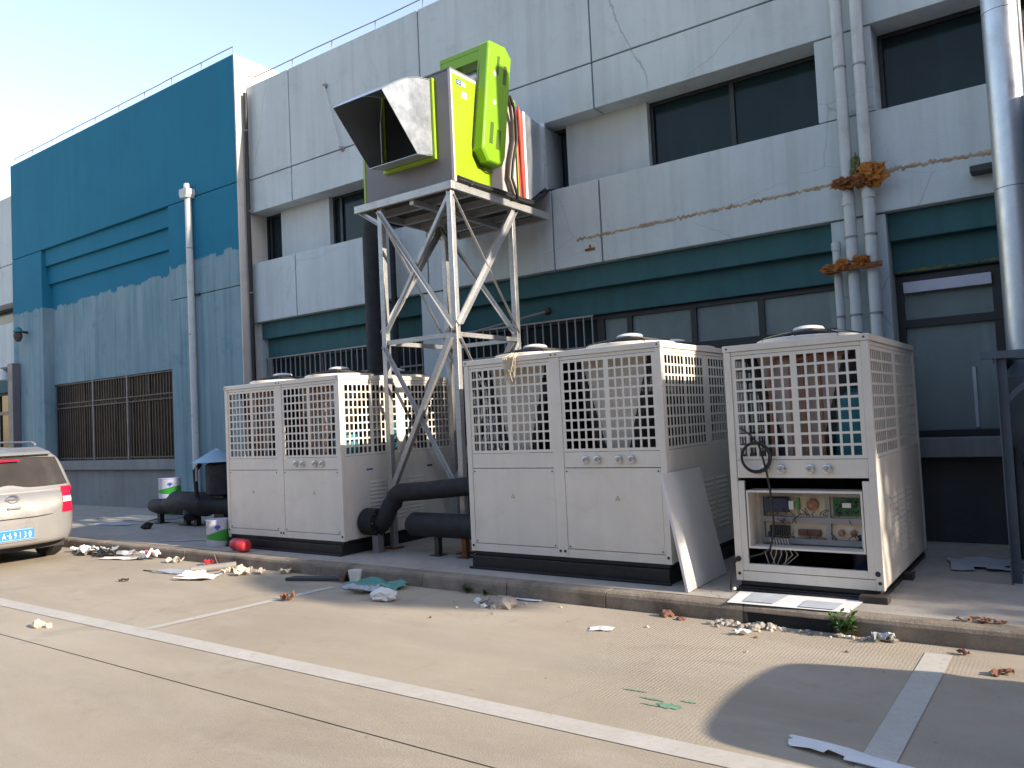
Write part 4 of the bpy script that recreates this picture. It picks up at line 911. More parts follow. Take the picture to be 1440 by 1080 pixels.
for x_ in (-5.72, -5.34):
    MB().beam((x_, 6.50, PZ), (x_, 6.50, 0.33), 0.06).build('stand', RUST if x_ > -5.5 else BARB, pB); bx(x_-0.07, x_+0.07, 6.43, 6.57, PZ, PZ+0.01).build('stand_foot', BARB, pB)
# left-hand group: valve body, tank with conical hat
pC = thing('insulated_pipe', 'black insulated pipe with thick strainer body on iron feet beyond the first chiller', 'pipe', (-11.6, 7.26, PZ))
pts = [(-12.78, 7.36, 0.40), (-12.45, 7.27, 0.40), (-12.2, 7.26, 0.42), (-12.05, 7.26, 0.45), (-11.95, 7.26, 0.47), (-11.1, 7.26, 0.47), (-11.0, 7.26, 0.46), (-8.95, 7.26, 0.46)]
MB().tube(pts, [0.11, 0.125, 0.125, 0.14, 0.19, 0.19, 0.14, 0.14], 18).build('pipe', INSUL, pC, smooth=True)
MB().tube([(-11.5, 7.22, 0.40), (-11.38, 7.12, 0.27)], [0.12, 0.09], 14).build('strainer_pot', INSUL, pC, smooth=True)
for x_ in (-12.42, -11.66, -11.38): 
    MB().beam((x_, 7.26, PZ), (x_, 7.26, 0.32), 0.08).build('foot', FRAME, pC); bx(x_-0.10, x_+0.10, 7.16, 7.36, PZ, PZ+0.012).build('foot_plate', FRAME, pC)
tk = thing('pressure_tank', 'black upright tank with blue conical tin hat beside the first chiller', 'tank', (-10.75, 7.30, PZ))
MB().lathe((-10.72, 7.32, 0.62), [(0.20, 0), (0.28, 0.03), (0.28, 0.46), (0.22, 0.50)], 22).build('tank_body', INSUL, tk, smooth=True)
MB().lathe((-10.84, 7.26, 1.13), [(0.36, 0), (0.355, 0.006), (0.01, 0.20)], 22).build('conical_hat', TIN, tk, smooth=True)
MB().tube([(-11.10, 7.08, 0.60), (-11.10, 7.06, 1.0), (-11.02, 7.1, 1.10)], 0.035, 10).build('side_pipe', INSUL, tk, smooth=True)
MB().beam((-10.72, 7.32, PZ), (-10.72, 7.32, 0.62), 0.25).build('pedestal', FRAME, tk)
bx(-11.03, -10.99, 7.02, 7.04, 0.85, 1.06).build('valve_tag', BARM, tk)

def bucket(label, x_, y_, z_, r_=0.135, h_=0.34, lid=True):
    t = thing('paint_bucket', label, 'bucket', (x_, y_, z_), 'paint buckets')
    MB().lathe((x_, y_, z_), [(r_*0.95, 0), (r_, 0.01), (r_, h_-0.02), (r_+0.006, h_-0.015), (r_+0.006, h_), (r_-0.01, h_-0.004)], 22).build('tin', LILAC, t, smooth=True)
    ang = math.atan2(-y_, -x_)   # label turned to the lane
    mb = MB(); N = 22
    for i in range(N+1):
        a0 = ang-1.75+3.5*i/N; c, s = math.cos(a0), math.sin(a0); w_ = 0.03*math.sin((a0-ang)*1.5+0.4)
        mb.v += [Vector((x_+(r_+0.0015)*c, y_+(r_+0.0015)*s, z_+0.085-w_*0.5)), Vector((x_+(r_+0.0015)*c, y_+(r_+0.0015)*s, z_+0.185+w_))]
    for i in range(N): mb.f.append((2*i, 2*i+2, 2*i+3, 2*i+1)); mb.m.append(0)
    mb.build('green_wave', GREENPR, t)
    mb = MB()
    for da, dz, s in ((0, 0.255, 0.022), (0.14, 0.25, 0.014), (-0.14, 0.25, 0.014), (0.0, 0.225, 0.012)):
        a0 = ang+da; c = Vector((math.cos(a0), math.sin(a0), 0)); p = Vector((x_, y_, z_+dz))+c*(r_+0.0016); q = Vector((-c.y, c.x, 0))*s
        mb.add([p-q-Vector((0, 0, s)), p+q-Vector((0, 0, s)), p+q+Vector((0, 0, s)), p-q+Vector((0, 0, s))], [(0,1,2,3)])
    mb.build('blue_emblem', BLUEPR, t)
    MB().tube(arc((x_, y_, z_+h_-0.05), (math.cos(ang+1.57), math.sin(ang+1.57), 0), (math.cos(ang)*0.75, math.sin(ang)*0.75, -0.6), r_+0.01, 0, 180, 14), 0.003, 5).build('handle', BARM, t)
    return t
bucket('white and green paint bucket standing on the pavement at the chiller corner', -9.02, 6.03, PZ)
bucket('lower of two stacked paint buckets behind the black pipe', -12.88, 7.72, PZ, 0.18, 0.35)
bucket('upper of two stacked paint buckets behind the black pipe', -12.90, 7.72, PZ+0.352, 0.18, 0.35)
ex = thing('red_cylinder', 'small red gas bottle lying on the kerb by the paint bucket', 'bottle', (-8.3, 5.86, PZ))
MB().lathe((-8.52, 5.90, PZ+0.072), [(0.03, 0), (0.065, 0.02), (0.07, 0.05), (0.07, 0.20), (0.055, 0.23)], 16, 'x').build('bottle', RED, ex, smooth=True)
MB().lathe((-8.28, 5.83, PZ+0.077), [(0.06, 0), (0.075, 0.01), (0.075, 0.12), (0.06, 0.14), (0.02, 0.15)], 16, 'x').build('bottle_cap', RED, ex, smooth=True)

# ================================================================== RIGHT-HAND DUCT AND ITS STAND
dd = thing('exhaust_duct', 'tall round galvanised duct rising from the steel stand at the wall', 'duct', (-0.30, 7.75, 1.9))
DXC, DYC = -0.335, 7.80
for z0_, z1_ in ((1.86, 3.28), (3.285, 4.78), (4.785, 6.3), (6.305, 7.8)):
    s_ = MB().lathe((DXC, DYC, 0), [(0.135, z0_), (0.135, z1_)], 32).build('duct_section', DUCTM, dd, smooth=True)
MB().tube([(DXC+0.132, DYC-0.03, 3.4), (DXC+0.132, DYC-0.03, 7.8)], 0.02, 8).build('conduit', WHITE, dd, smooth=True)
stn = thing('duct_stand', 'dark angle-iron stand with hopper carrying the tall round duct', 'stand', (-0.30, 7.3, PZ))
SLX = -0.50
DKST = mat('blue_grey_steel', (0.085, 0.11, 0.14), 0.5, metal=0.3, var=0.2)
for x_ in (SLX, 0.45):
    for y_ in (7.12, 8.2): MB().angle((x_, y_, PZ), (x_, y_, 1.84), 0.065, 0.008, (0, 1, 0), flip=-1).build('leg', DKST, stn)
for y_ in (7.12, 8.2): bx(SLX-0.10, 0.55, y_-0.04, y_+0.04, 1.842, 1.90).build('top_beam', DKST, stn)
for x_ in (SLX, 0.45): bx(x_-0.035, x_+0.035, 7.162, 8.158, 1.843, 1.898).build('top_beam', DKST, stn)
MB().beam((SLX+0.03, 7.14, 1.50), (SLX+0.38, 7.14, 1.84), 0.04).build('knee_brace', DKST, stn)
MB().lathe((DXC+0.24, DYC-0.10, 0), [(0.10, 0.42), (0.12, 0.60), (0.42, 1.25), (0.44, 1.30), (0.44, 1.70), (0.30, 1.84)], 24).build('hopper', DKST, stn, smooth=True)
bx(-0.42, 0.35, 7.42, 8.0, PZ, 0.42).build('collection_bin', FRAME, stn, bevel=0.01)
dc = thing('dust_collector', 'blue-grey steel dust collector box standing beside the duct stand', 'dust collector', (2.1, 7.9, PZ))
for x_ in (0.75, 1.95, 3.15):
    bx(x_-0.56, x_+0.56, 7.14, 8.5, 2.3, 4.2).build('filter_box', DKST, dc, bevel=0.01)
    bx(x_-0.30, x_+0.30, 7.125, 7.14, 2.5, 3.9).build('access_door', DKST, dc, bevel=0.004)
    MB().add([(x_-0.55, 7.15, 2.298), (x_+0.55, 7.15, 2.298), (x_+0.55, 8.49, 2.298), (x_-0.55, 8.49, 2.298), (x_-0.12, 7.7, 1.2), (x_+0.12, 7.7, 1.2), (x_+0.12, 7.94, 1.2), (x_-0.12, 7.94, 1.2)], [(0,1,2,3), (7,6,5,4), (0,4,5,1), (1,5,6,2), (2,6,7,3), (3,7,4,0)]).build('hopper', DKST, dc)
    MB().lathe((x_, 7.82, PZ), [(0.28, 0), (0.28, 0.85), (0.25, 0.9)], 20).build('dust_drum', FRAME, dc, smooth=True)
    MB().lathe((x_, 7.82, 1.02), [(0.13, 0), (0.13, 0.20)], 16).build('chute', DKST, dc, smooth=True)
for x_ in (0.22, 1.35, 2.55, 3.70):
    for y_ in (7.17, 8.46): MB().beam((x_, y_, PZ), (x_, y_, 2.298), 0.08, 0.08, (0, 1, 0)).build('leg', DKST, dc)

# ================================================================== CAR
def loft(sections, caps=True):
    """sections: list of equal-length rings of points"""
    mb = MB(); n = len(sections[0])
    for s in sections: mb.v += [Vector(p) for p in s]
    for k in range(len(sections)-1):
        mb.f += [(k*n+i, k*n+(i+1) % n, (k+1)*n+(i+1) % n, (k+1)*n+i) for i in range(n)]
    if caps: mb.f += [tuple(range(n))[::-1], tuple((len(sections)-1)*n+i for i in range(n))]
    mb.m = [0]*len(mb.f); return mb
def half_ring(x, pts):     # pts: (y>=0, z) from bottom centre to top centre; mirrored into a closed ring
    r_ = [(x, y, z) for y, z in pts]; l = [(x, -y, z) for y, z in reversed(pts) if y > 1e-6]
    return r_+l
def make_car(label, paint, letters, rails=True):
    """local frame: rear bumper face at x=0, nose at x=-4.2, right side is +y"""
    t = thing('parked_car', label, 'car', (0, 0, 0), 'cars parked along the kerb')
    W2 = 0.835
    def lower(x, w, zb, zm, zt_, bulge=1.0):
        return half_ring(x, [(0, zb), (w*0.80, zb), (w*0.95, zb+0.05), (w*0.99*bulge, zb+0.18), (w, zm), (w*0.985, (zm+zt_)/2), (w*0.95, zt_-0.03), (w*0.90, zt_), (0, zt_+0.005)])
    def bumpx(x, w): return x
    secs = [lower(-0.0, 0.50, 0.30, 0.50, 0.66), lower(-0.035, 0.66, 0.27, 0.55, 0.80), lower(-0.09, 0.745, 0.25, 0.58, 0.90), lower(-0.20, 0.80, 0.24, 0.60, 0.96), lower(-0.40, W2, 0.24, 0.62, 0.965),
            lower(-1.2, W2+0.005, 0.22, 0.62, 0.95), lower(-2.2, W2+0.005, 0.22, 0.60, 0.92), lower(-3.0, W2, 0.22, 0.60, 0.90), lower(-3.5, 0.825, 0.22, 0.58, 0.84), lower(-3.9, 0.78, 0.22, 0.54, 0.74), lower(-4.1, 0.68, 0.24, 0.48, 0.64), lower(-4.2, 0.50, 0.28, 0.42, 0.54)]
    body = loft(secs).build('body', paint, t, smooth=True)
    md = body.modifiers.new('round', 'SUBSURF'); md.levels = 2; md.render_levels = 2
    def cabin(x, wb, zb, wt, zt_, zr):
        return half_ring(x, [(0, zb), (wb, zb), (wb*0.985, zb+(zt_-zb)*0.35), (wb+(wt-wb)*0.75, zb+(zt_-zb)*0.8), (wt, zt_), (wt*0.88, zt_+(zr-zt_)*0.62), (wt*0.5, zr-0.012), (0, zr)])
    cs_ = [cabin(-0.12, 0.70, 0.90, 0.62, 0.93, 0.935), cabin(-0.16, 0.785, 0.90, 0.735, 0.965, 0.985), cabin(-0.22, 0.80, 0.90, 0.72, 1.13, 1.16), cabin(-0.31, 0.80, 0.90, 0.68, 1.34, 1.40), cabin(-0.37, 0.80, 0.90, 0.665, 1.385, 1.47), cabin(-0.70, 0.80, 0.90, 0.66, 1.40, 1.515), cabin(-1.5, 0.80, 0.88, 0.66, 1.41, 1.54), cabin(-2.1, 0.80, 0.87, 0.64, 1.39, 1.51), cabin(-2.35, 0.795, 0.86, 0.61, 1.32, 1.42), cabin(-2.9, 0.77, 0.84, 0.66, 1.00, 1.05), cabin(-3.15, 0.74, 0.82, 0.68, 0.86, 0.88)]
    cabn = loft(cs_).build('cabin', paint, t, smooth=True); md = cabn.modifiers.new('round', 'SUBSURF'); md.levels = 2; md.render_levels = 2
    # rear glass and lamps are laid on the rounded shell
    bpy.context.view_layer.update(); dg = bpy.context.evaluated_depsgraph_get()
    trees = [BVHTree.FromObject(o_, dg) for o_ in (body, cabn)]
    def shell(y_, z_):
        best = None
        for b_ in trees:
            h_ = b_.ray_cast(Vector((1, y_, z_)), Vector((-1, 0, 0)))
            if h_[0] is not None and (best is None or h_[0].x > best): best = h_[0].x
        return best if best is not None else -0.4
    def patch(name, fn, nu, nv, m_, par, off):
        q = MB()
        for lay in (off, -0.01):
            for j_ in range(nv+1):
                for i_ in range(nu+1):
                    y_, z_ = fn(i_/nu, j_/nv); q.v.append(Vector((shell(y_, z_)+lay, y_, z_)))
        k_ = (nu+1)*(nv+1); ix = lambda i_, j_: j_*(nu+1)+i_
        for j_ in range(nv):
            for i_ in range(nu): q.f.append((ix(i_, j_), ix(i_+1, j_), ix(i_+1, j_+1), ix(i_, j_+1)))
        edge = [ix(i_, 0) for i_ in range(nu+1)]+[ix(nu, j_) for j_ in range(1, nv+1)]+[ix(i_, nv) for i_ in range(nu-1, -1, -1)]+[ix(0, j_) for j_ in range(nv-1, 0, -1)]
        for a_, b_ in zip(edge, edge[1:]+edge[:1]): q.f.append((a_, b_, b_+k_, a_+k_))
        q.m = [0]*len(q.f); return q.build(name, m_, par, smooth=True)
    def win(u, v):
        y_ = 2*u-1; zb_ = 0.995-0.03*(1-abs(y_))**0.5*0.6+0.05*math.exp(-(y_/0.22)**2)
        return y_*(0.715-0.085*v), zb_+(1.375-0.02*y_*y_-zb_)*v
    rwo = patch('rear_window', win, 24, 10, CARG, t, 0.004)
    MB().box(-0.245, -0.225, -0.16, 0.16, 1.325, 1.345).build('brake_light', LAMPR, rwo)
    if rails: MB().prism([(-0.24, 1.40), (-0.30, 1.435), (-0.62, 1.50), (-0.60, 1.46), (-0.32, 1.385)], 'y', -0.56, 0.56).build('spoiler', paint, t, bevel=0.01)
    for s in (-1, 1):
        for (xa, xb, za, zb2) in ((-0.55, -1.35, 0.98, 1.40), (-1.42, -2.25, 0.97, 1.42)):
            sw = MB().add([(xa, s*0.806, za), (xb, s*0.808, za-0.01), (xb-(0.0 if xb > -2 else -0.15), s*0.672, zb2), (xa-0.06, s*0.668, zb2-0.01)], [(0,1,2,3)]); sw.build('side_window', CARG, t)
        def lampf(z0_, z1_):
            def f_(u, v):
                z_ = z0_+(z1_-z0_)*v; k_ = (z_-0.635)/0.33
                return s*((0.575+0.045*k_)+(0.185-0.05*k_*k_)*u), z_
            return f_
        tlo = patch('tail_light', lampf(0.635, 0.965), 8, 8, LAMPR, t, 0.014)
        patch('clear_lens', lampf(0.765, 0.835), 8, 3, LAMPW, tlo, 0.019)
        # wheels
        for x_ in (-0.78, -3.38):
            wh = MB().lathe((x_, s*0.735, 0.30), [(0.20, -0.095), (0.285, -0.09), (0.30, -0.06), (0.30, 0.06), (0.285, 0.09), (0.20, 0.095)], 28, 'y').build('wheel', RUBBER, t, smooth=True)
            MB().lathe((x_, s*0.735, 0.30), [(0.195, -0.097), (0.195, 0.097)], 20, 'y').build('rim', CHROME, wh)
        mi = clump('wing_mirror', (-2.35, s*0.93, 1.0), 0.06, 0.09, 0.065, paint, t, 2, 2, 0.05)
    bx(-3.9, -0.25, -0.70, 0.70, 0.18, 0.24).build('underbody', RUBBER, t)
    # hatch line, recess, badge, handle, plate
    MB().tube([(-0.11, -0.74, 0.78), (-0.075, -0.70, 0.655), (-0.025, -0.55, 0.63), (0.003, -0.25, 0.615), (0.006, 0.25, 0.615), (-0.025, 0.55, 0.63), (-0.075, 0.70, 0.655), (-0.11, 0.74, 0.78)], 0.006, 6).build('hatch_seam', FRAME, t)
    bx(-0.008, 0.012, -0.075, 0.075, 0.735, 0.760).build('hatch_handle', BARM, t, bevel=0.005)
    MB().tube([(0.005-0.055, 0.065*math.cos(a*math.pi/12), 0.855+0.05*math.sin(a*math.pi/12)) for a in range(24)], 0.010, 8, closed=True).build('emblem_ring', CHROME, t, smooth=True)
    MB().box(-0.055, -0.04, -0.085, 0.085, 0.846, 0.864).build('emblem_bar', CHROME, t, bevel=0.003)
    pl = bx(0.0, 0.012, -0.22, 0.22, 0.345, 0.485).build('number_plate', PLATE, t, bevel=0.003)
    m = MB().box(0.0121, 0.0128, -0.212, 0.212, 0.474, 0.477).box(0.0121, 0.0128, -0.212, 0.212, 0.353, 0.356); m.build('plate_border', PAPER, pl)
    bx(0.0, 0.006, -0.27, 0.27, 0.325, 0.51).build('plate_recess', paint, t, bevel=0.02)
    if letters:
        for i, ch in enumerate(letters):
            y_ = -0.152+i*0.057+(0.019 if i else 0)
            mt = Matrix(((0, 0, 1, 0.0125), (0.62, 0, 0, y_), (0, 0.95, 0, 0.372), (0, 0, 0, 1)))
            text_mesh('plate_character', ch, 0.115, PAPER, pl, mt)
        MB().lathe((0.0125, -0.085, 0.415), [(0.006, 0), (0.006, 0.002)], 8, 'x').build('plate_dot', PAPER, pl)
        text_mesh('model_lettering', 'LIVINA', 0.045, CHROME, t, Matrix(((0, 0, 1, -0.088), (1, 0, 0, 0.43), (0, 1, 0, 0.83), (0, 0, 0, 1))))
    if not rails: return t
    MB().tube([(-0.75, 0.58, 1.53), (-0.85, 0.58, 1.56), (-1.9, 0.58, 1.575), (-2.0, 0.58, 1.53)], 0.014, 8).build('roof_rail', BARM, t); MB().tube([(-0.75, -0.58, 1.53), (-0.85, -0.58, 1.56), (-1.9, -0.58, 1.575), (-2.0, -0.58, 1.53)], 0.014, 8).build('roof_rail', BARM, t)
    return t
car = make_car('silver hatchback with blue number plate parked before the blue building', CAR, 'A69130')
car.location = (-10.88, 4.43, 0)
car2 = make_car('dark car parked in the bay beside the exhaust duct', CARD, '', rails=False)
car2.location = (1.30, 4.45, 0); car2.rotation_euler = (0, 0, math.pi)

# ================================================================== LITTER, WEEDS, PAPER
def crumple(name, label, cat, c, sx, sy, h, m, seed, rz=0.0, n=7, group=None, amp=1.0):
    rnd = random.Random(seed); mb = MB(); cr, sr = math.cos(rz), math.sin(rz)
    for j in range(n):
        for i in range(n):
            u, v = i/(n-1)-0.5, j/(n-1)-0.5
            e = 1+0.22*amp*noise.noise((u*4+seed, v*4, 1.3))
            x_, y_ = u*sx*e, v*sy*e
            z_ = 0.004+h*max(0, 0.5+0.9*noise.noise((u*3.2, v*3.2+seed, seed*0.31)))
            mb.v.append(Vector((c[0]+x_*cr-y_*sr, c[1]+x_*sr+y_*cr, c[2]+z_)))
    mb.f = [(j*n+i, j*n+i+1, (j+1)*n+i+1, (j+1)*n+i) for j in range(n-1) for i in range(n-1) if not (amp > 0.9 and rnd.random() < 0.06 and (i in (0, n-2) or j in (0, n-2)))]
    mb.m = [0]*len(mb.f)
    o = mb.build(name, m, origin=c); md = o.modifiers.new('thick', 'SOLIDIFY'); md.thickness = 0.002
    return tag(o, label, cat, group)
def pebble(name, label, cat, c, r_, m, seed, group=None, flat=0.7):
    o = clump(name, (c[0], c[1], c[2]+r_*flat*0.55), r_, r_*0.85, r_*flat, m, None, seed, 1 if r_ < 0.03 else 2, 0.7, 6)
    return tag(o, label, cat, group)
crumple('paper_sheet', 'torn white paper lying before the grey tube', 'paper', (-7.88, 5.02, 0), 0.46, 0.30, 0.035, PAPER, 3, 0.3)
crumple('paper_sheet', 'smaller white paper scrap tucked by the grey tube', 'paper', (-8.08, 5.10, 0), 0.22, 0.18, 0.05, PAPER, 5, 1.1)
tb = thing('grey_tube', 'grey plastic tube lying on the concrete by the kerb', 'tube', (-8.3, 5.3, 0))
MB().tube([(-8.22, 5.14, 0.042), (-7.98, 5.56, 0.042)], 0.040, 14, cap=False).build('tube_wall', mat('grey_pvc', (0.24, 0.22, 0.20), 0.6), tb, smooth=True)
MB().tube([(-8.214, 5.15, 0.042), (-7.985, 5.55, 0.042)], 0.034, 14).build('tube_bore', DARK, tb, smooth=True)
MB().beam((-8.98, 5.02, 0.008), (-8.25, 5.06, 0.006), 0.02, 0.008).build('batten', BARB, None); bt = bpy.data.objects['batten']; tag(bt, 'thin dark batten lying left of the grey tube', 'batten')
crumple('paper_sheet', 'flat pale sheet under the thin batten', 'paper', (-8.55, 5.12, 0), 0.45, 0.22, 0.008, PAPERG, 8, 0.1, amp=0.4)
crumple('red_wrapper', 'red and clear drinks wrapper against the kerb below the red bottle', 'wrapper', (-8.52, 5.57, 0), 0.13, 0.12, 0.07, RED, 12, 0.6)
MB().tube([(-8.5, 5.63, 0.12), (-8.4, 5.58, 0.08), (-8.22, 5.50, 0.01)], 0.005, 5).build('wire_piece', BARM); tag(bpy.data.objects['wire_piece'], 'bent grey wire leaning on the kerb by the red wrapper', 'wire')
for i, (x_, y_, s) in enumerate(((-7.72, 5.45, 0.16), (-7.55, 5.33, 0.12), (-7.85, 5.33, 0.10), (-7.40, 5.46, 0.09))):
    crumple('buff_scrap', ['largest crumpled buff scrap right of the grey tube', 'middle-sized buff scrap lying away from the kerb', 'buff scrap close to the end of the grey tube', 'smallest buff scrap beside the crumpled buff ones'][i], 'paper scrap', (x_, y_, 0), s*1.3, s, 0.06, PAPERB, 20+i, i, group='buff paper scraps')
crumple('yellow_scrap', 'yellowish scrap close to the kerb below the first chiller', 'paper scrap', (-7.13, 5.58, 0), 0.12, 0.09, 0.06, PAPERB, 33, 0.5)
bd = tag(bx(-6.78, -6.16, 5.30, 5.42, 0.003, 0.035).build('dark_board', mat('charcoal_board', (0.055, 0.06, 0.065), 0.7), bevel=0.004), 'dark flat board lying across the end of the stall line', 'board')
for v in bd.data.vertices: v.co.y += (v.co.x+6.78)*0.38
crumple('rag', 'dark red and black rag against the kerb', 'rag', (-6.12, 5.55, 0), 0.16, 0.13, 0.13, BRICKM, 41, 0.2)
cp = thing('paper_cup', 'white crushed paper cup among the litter at the kerb', 'cup', (-5.93, 5.48, 0)); MB().lathe((-5.93, 5.48, 0.002), [(0.045, 0), (0.07, 0.14), (0.06, 0.14), (0.04, 0.01)], 12).build('cup_wall', PAPER, cp, smooth=True)
crumple('green_sheet', 'folded green plastic sheet lying against the kerb', 'plastic sheet', (-5.62, 5.47, 0), 0.62, 0.24, 0.07, CLOTHG, 45, 0.05)
crumple('paper_sheet', 'grey printed paper under the green plastic sheet', 'paper', (-5.66, 5.33, 0), 0.42, 0.20, 0.05, PAPERG, 47, -0.2)
crumple('plastic_wrap', 'pale crumpled wrap in front of the green plastic sheet', 'plastic wrap', (-5.55, 5.22, 0), 0.32, 0.15, 0.08, PAPERG, 49, 0.4)
bgo = clump('plastic_bag', (-5.16, 5.10, 0.045), 0.15, 0.09, 0.055, PAPER, None, 51, 3, 0.35, 8); tag(bgo, 'white knotted plastic bag lying at the edge of the shade', 'bag')
crumple('dry_leaf_clump', 'reddish dry leaf clump on the pale stall line', 'leaf', (-5.97, 4.70, 0), 0.13, 0.09, 0.08, DRYLEAF, 53, 0.4)
pebble('pale_stone', 'pale lump of mortar lying between the white line and the floor joint', 'stone', (-7.24, 3.11, 0), 0.055, PAPERB, 61)
pebble('pale_stone', 'pale chip lying right beside the larger mortar lump', 'stone', (-7.14, 3.15, 0), 0.035, PAPERB, 62)
for i, (x_, y_, r_, m_) in enumerate(((-4.22, 5.38, 0.05, STONE), (-4.10, 5.33, 0.055, STONE), (-3.98, 5.32, 0.09, STONE), (-4.15, 5.25, 0.03, PAPER), (-4.30, 5.36, 0.035, PAPER), (-4.05, 5.26, 0.035, STONE), (-4.02, 5.40, 0.045, STONE))):
    pebble('rubble_stone', 'stone in the small rubble heap on the concrete below the two-bay chiller', 'stone', (x_, y_, 0), r_, m_, 70+i, 'rubble heap stones')
crumple('white_strip', 'white strip of paper along the foot of the kerb', 'paper', (-4.02, 5.60, 0), 0.42, 0.05, 0.01, PAPER, 81, 0.02, amp=0.3)
crumple('paper_scrap', 'flattened white paper scrap alone on the open concrete', 'paper', (-2.92, 5.06, 0), 0.17, 0.10, 0.012, PAPER, 83, 0.3)
rnd = random.Random(21)
for i in range(16):
    x_ = rnd.uniform(-4.6, -1.0); y_ = rnd.uniform(4.6, 5.55); pebble('grit_stone', 'small loose grit stone scattered on the concrete near the kerb', 'stone', (x_, y_, 0), rnd.uniform(0.008, 0.02), rnd.choice((STONE, PAPERB, BRICKM)), 90+i, 'loose grit stones')
pebble('brick_piece', 'broken reddish brick piece at the foot of the kerb left of the gully', 'brick piece', (-2.66, 5.60, 0), 0.05, BRICKM, 120)
pebble('brick_piece', 'flat chip of brick beside the broken brick piece', 'brick piece', (-2.52, 5.56, 0), 0.035, BRICKM, 121, flat=0.4)
for i in range(34):
    x_ = rnd.gauss(-2.06, 0.13); y_ = 5.60-abs(rnd.gauss(0, 0.06)); pebble('mortar_crumb', 'pale mortar crumb heaped at the left end of the gully mouth', 'mortar crumb', (x_, y_, 0), rnd.uniform(0.012, 0.038), rnd.choice((STONE, PAPERB, STONE)), 130+i, 'mortar crumbs at the gully')
for i in range(22):
    x_ = rnd.uniform(-1.95, -1.05); y_ = 5.61-abs(rnd.gauss(0, 0.03)); pebble('mortar_crumb', 'pale mortar crumb strewn along the foot of the kerb by the weed', 'mortar crumb', (x_, y_, 0), rnd.uniform(0.008, 0.028), rnd.choice((STONE, PAPER, PAPERB)), 170+i, 'mortar crumbs by the weed')
crumple('foil_scrap', 'crumpled grey foil at the foot of the kerb right of the weed', 'foil', (-1.13, 5.58, 0), 0.13, 0.09, 0.07, PAPERG, 201, 0.5)
crumple('paper_scrap', 'curled white paper scrap on the concrete left of the gully', 'paper', (-1.98, 5.36, 0), 0.10, 0.06, 0.04, PAPER, 203, 0.4)
def weed(label, x_, y_, n, h_, seed, m=LEAFY, lw=0.014):
    rnd = random.Random(seed); t = thing('weed', label, 'weed', (x_, y_, 0)); lf = MB(); st = MB()
    for k in range(n):
        a = rnd.uniform(0, 6.28); hh = h_*rnd.uniform(0.45, 1); sp_ = rnd.uniform(0.2, 0.75)*h_
        top_ = Vector((x_+math.cos(a)*sp_, y_+math.sin(a)*sp_*0.6-0.01, hh)); st.tube([(x_, y_, 0), (x_+math.cos(a)*sp_*0.4, y_+math.sin(a)*sp_*0.3, hh*0.6), top_], 0.0022, 4)
        for q in range(6):
            c = Vector((x_, y_, 0)).lerp(top_, rnd.uniform(0.35, 1)); d = Vector((rnd.uniform(-1, 1), rnd.uniform(-1, 1), rnd.uniform(-0.2, 0.8))).normalized(); s_ = d.cross(Vector((0, 0, 1))).normalized()*lw*rnd.uniform(0.7, 1.3); L = d*lw*3.2
            lf.add([c, c+L*0.45+s_, c+L, c+L*0.45-s_], [(0,1,2,3)])
    st.build('stem', LEAFY, t, fix=False); lf.build('leaves', m, t, fix=False); return t
weed('bright green weed growing from the kerb joint beside the gully', -1.38, 5.615, 26, 0.17, 5)
weed('dull green weed at the foot of the kerb below the two-bay chiller', -4.62, 5.62, 16, 0.08, 6, LEAFY, 0.009)
weed('second dull weed sprawling left of the kerb weed in the shade', -4.42, 5.62, 9, 0.06, 7, LEAFY, 0.008)
crumple('paper_strip', 'long torn white paper strip across the end of the stall line', 'paper', (-0.92, 3.68, 0.005), 0.52, 0.10, 0.022, PAPER, 211, -0.22)
for i, (x_, y_) in enumerate(((-0.43, 5.22), (-0.48, 5.18), (-0.67, 5.50))):
    crumple('dry_leaf', 'curled dry brown leaf on the concrete near the kerb', 'leaf', (x_, y_, 0), 0.075, 0.045, 0.03, DRYLEAF, 220+i, i*1.3, 5, 'dry leaves on the concrete')
for i in range(9):
    crumple('dry_leaf', 'dry brown leaf in the little drift on top of the kerb', 'leaf', (-0.62+rnd.uniform(-0.17, 0.17), 5.82+rnd.uniform(-0.04, 0.05), PZ), 0.07, 0.03, 0.02, DRYLEAF, 230+i, rnd.uniform(0, 3), 4, 'dry leaves on the kerb')
# litter by the car
PKL = ['long low white packaging scrap closest to the car wheel', 'tall crumpled white packaging beside the black rag', 'grey crumpled packaging touching the black rag', 'narrow white packaging strip along the foot of the kerb', 'flat white packaging strip lying out from the kerb', 'crumpled white packaging with a red wrapper on it', 'small white packaging scrap behind the one at the car wheel']
for i, (x_, y_, sx, sy, h_, m_) in enumerate(((-11.35, 5.50, 0.55, 0.16, 0.05, PAPER), (-11.05, 5.42, 0.40, 0.24, 0.13, PAPER), (-10.72, 5.48, 0.34, 0.20, 0.12, PAPERG), (-10.45, 5.56, 0.5, 0.10, 0.07, PAPER), (-10.15, 5.36, 0.62, 0.12, 0.03, PAPER), (-9.75, 5.50, 0.26, 0.18, 0.14, PAPER), (-11.45, 5.55, 0.3, 0.2, 0.08, PAPER))):
    crumple('torn_packaging', PKL[i], 'packaging', (x_, y_, 0), sx, sy, h_, m_, 250+i, 0.12*i-0.2, 8, 'torn packaging along the kerb')
crumple('rag', 'black rag among the white packaging behind the silver car', 'rag', (-10.62, 5.42, 0), 0.26, 0.15, 0.11, RUBBER, 262, 0.4)
crumple('red_wrapper', 'small red wrapper on the white packaging at the kerb', 'wrapper', (-9.72, 5.52, 0.04), 0.09, 0.08, 0.08, RED, 263, 0.4)
crumple('buff_scrap', 'single buff paper scrap between the packaging and the grey tube', 'paper scrap', (-9.15, 5.52, 0), 0.17, 0.12, 0.07, PAPERB, 264, 0.2)
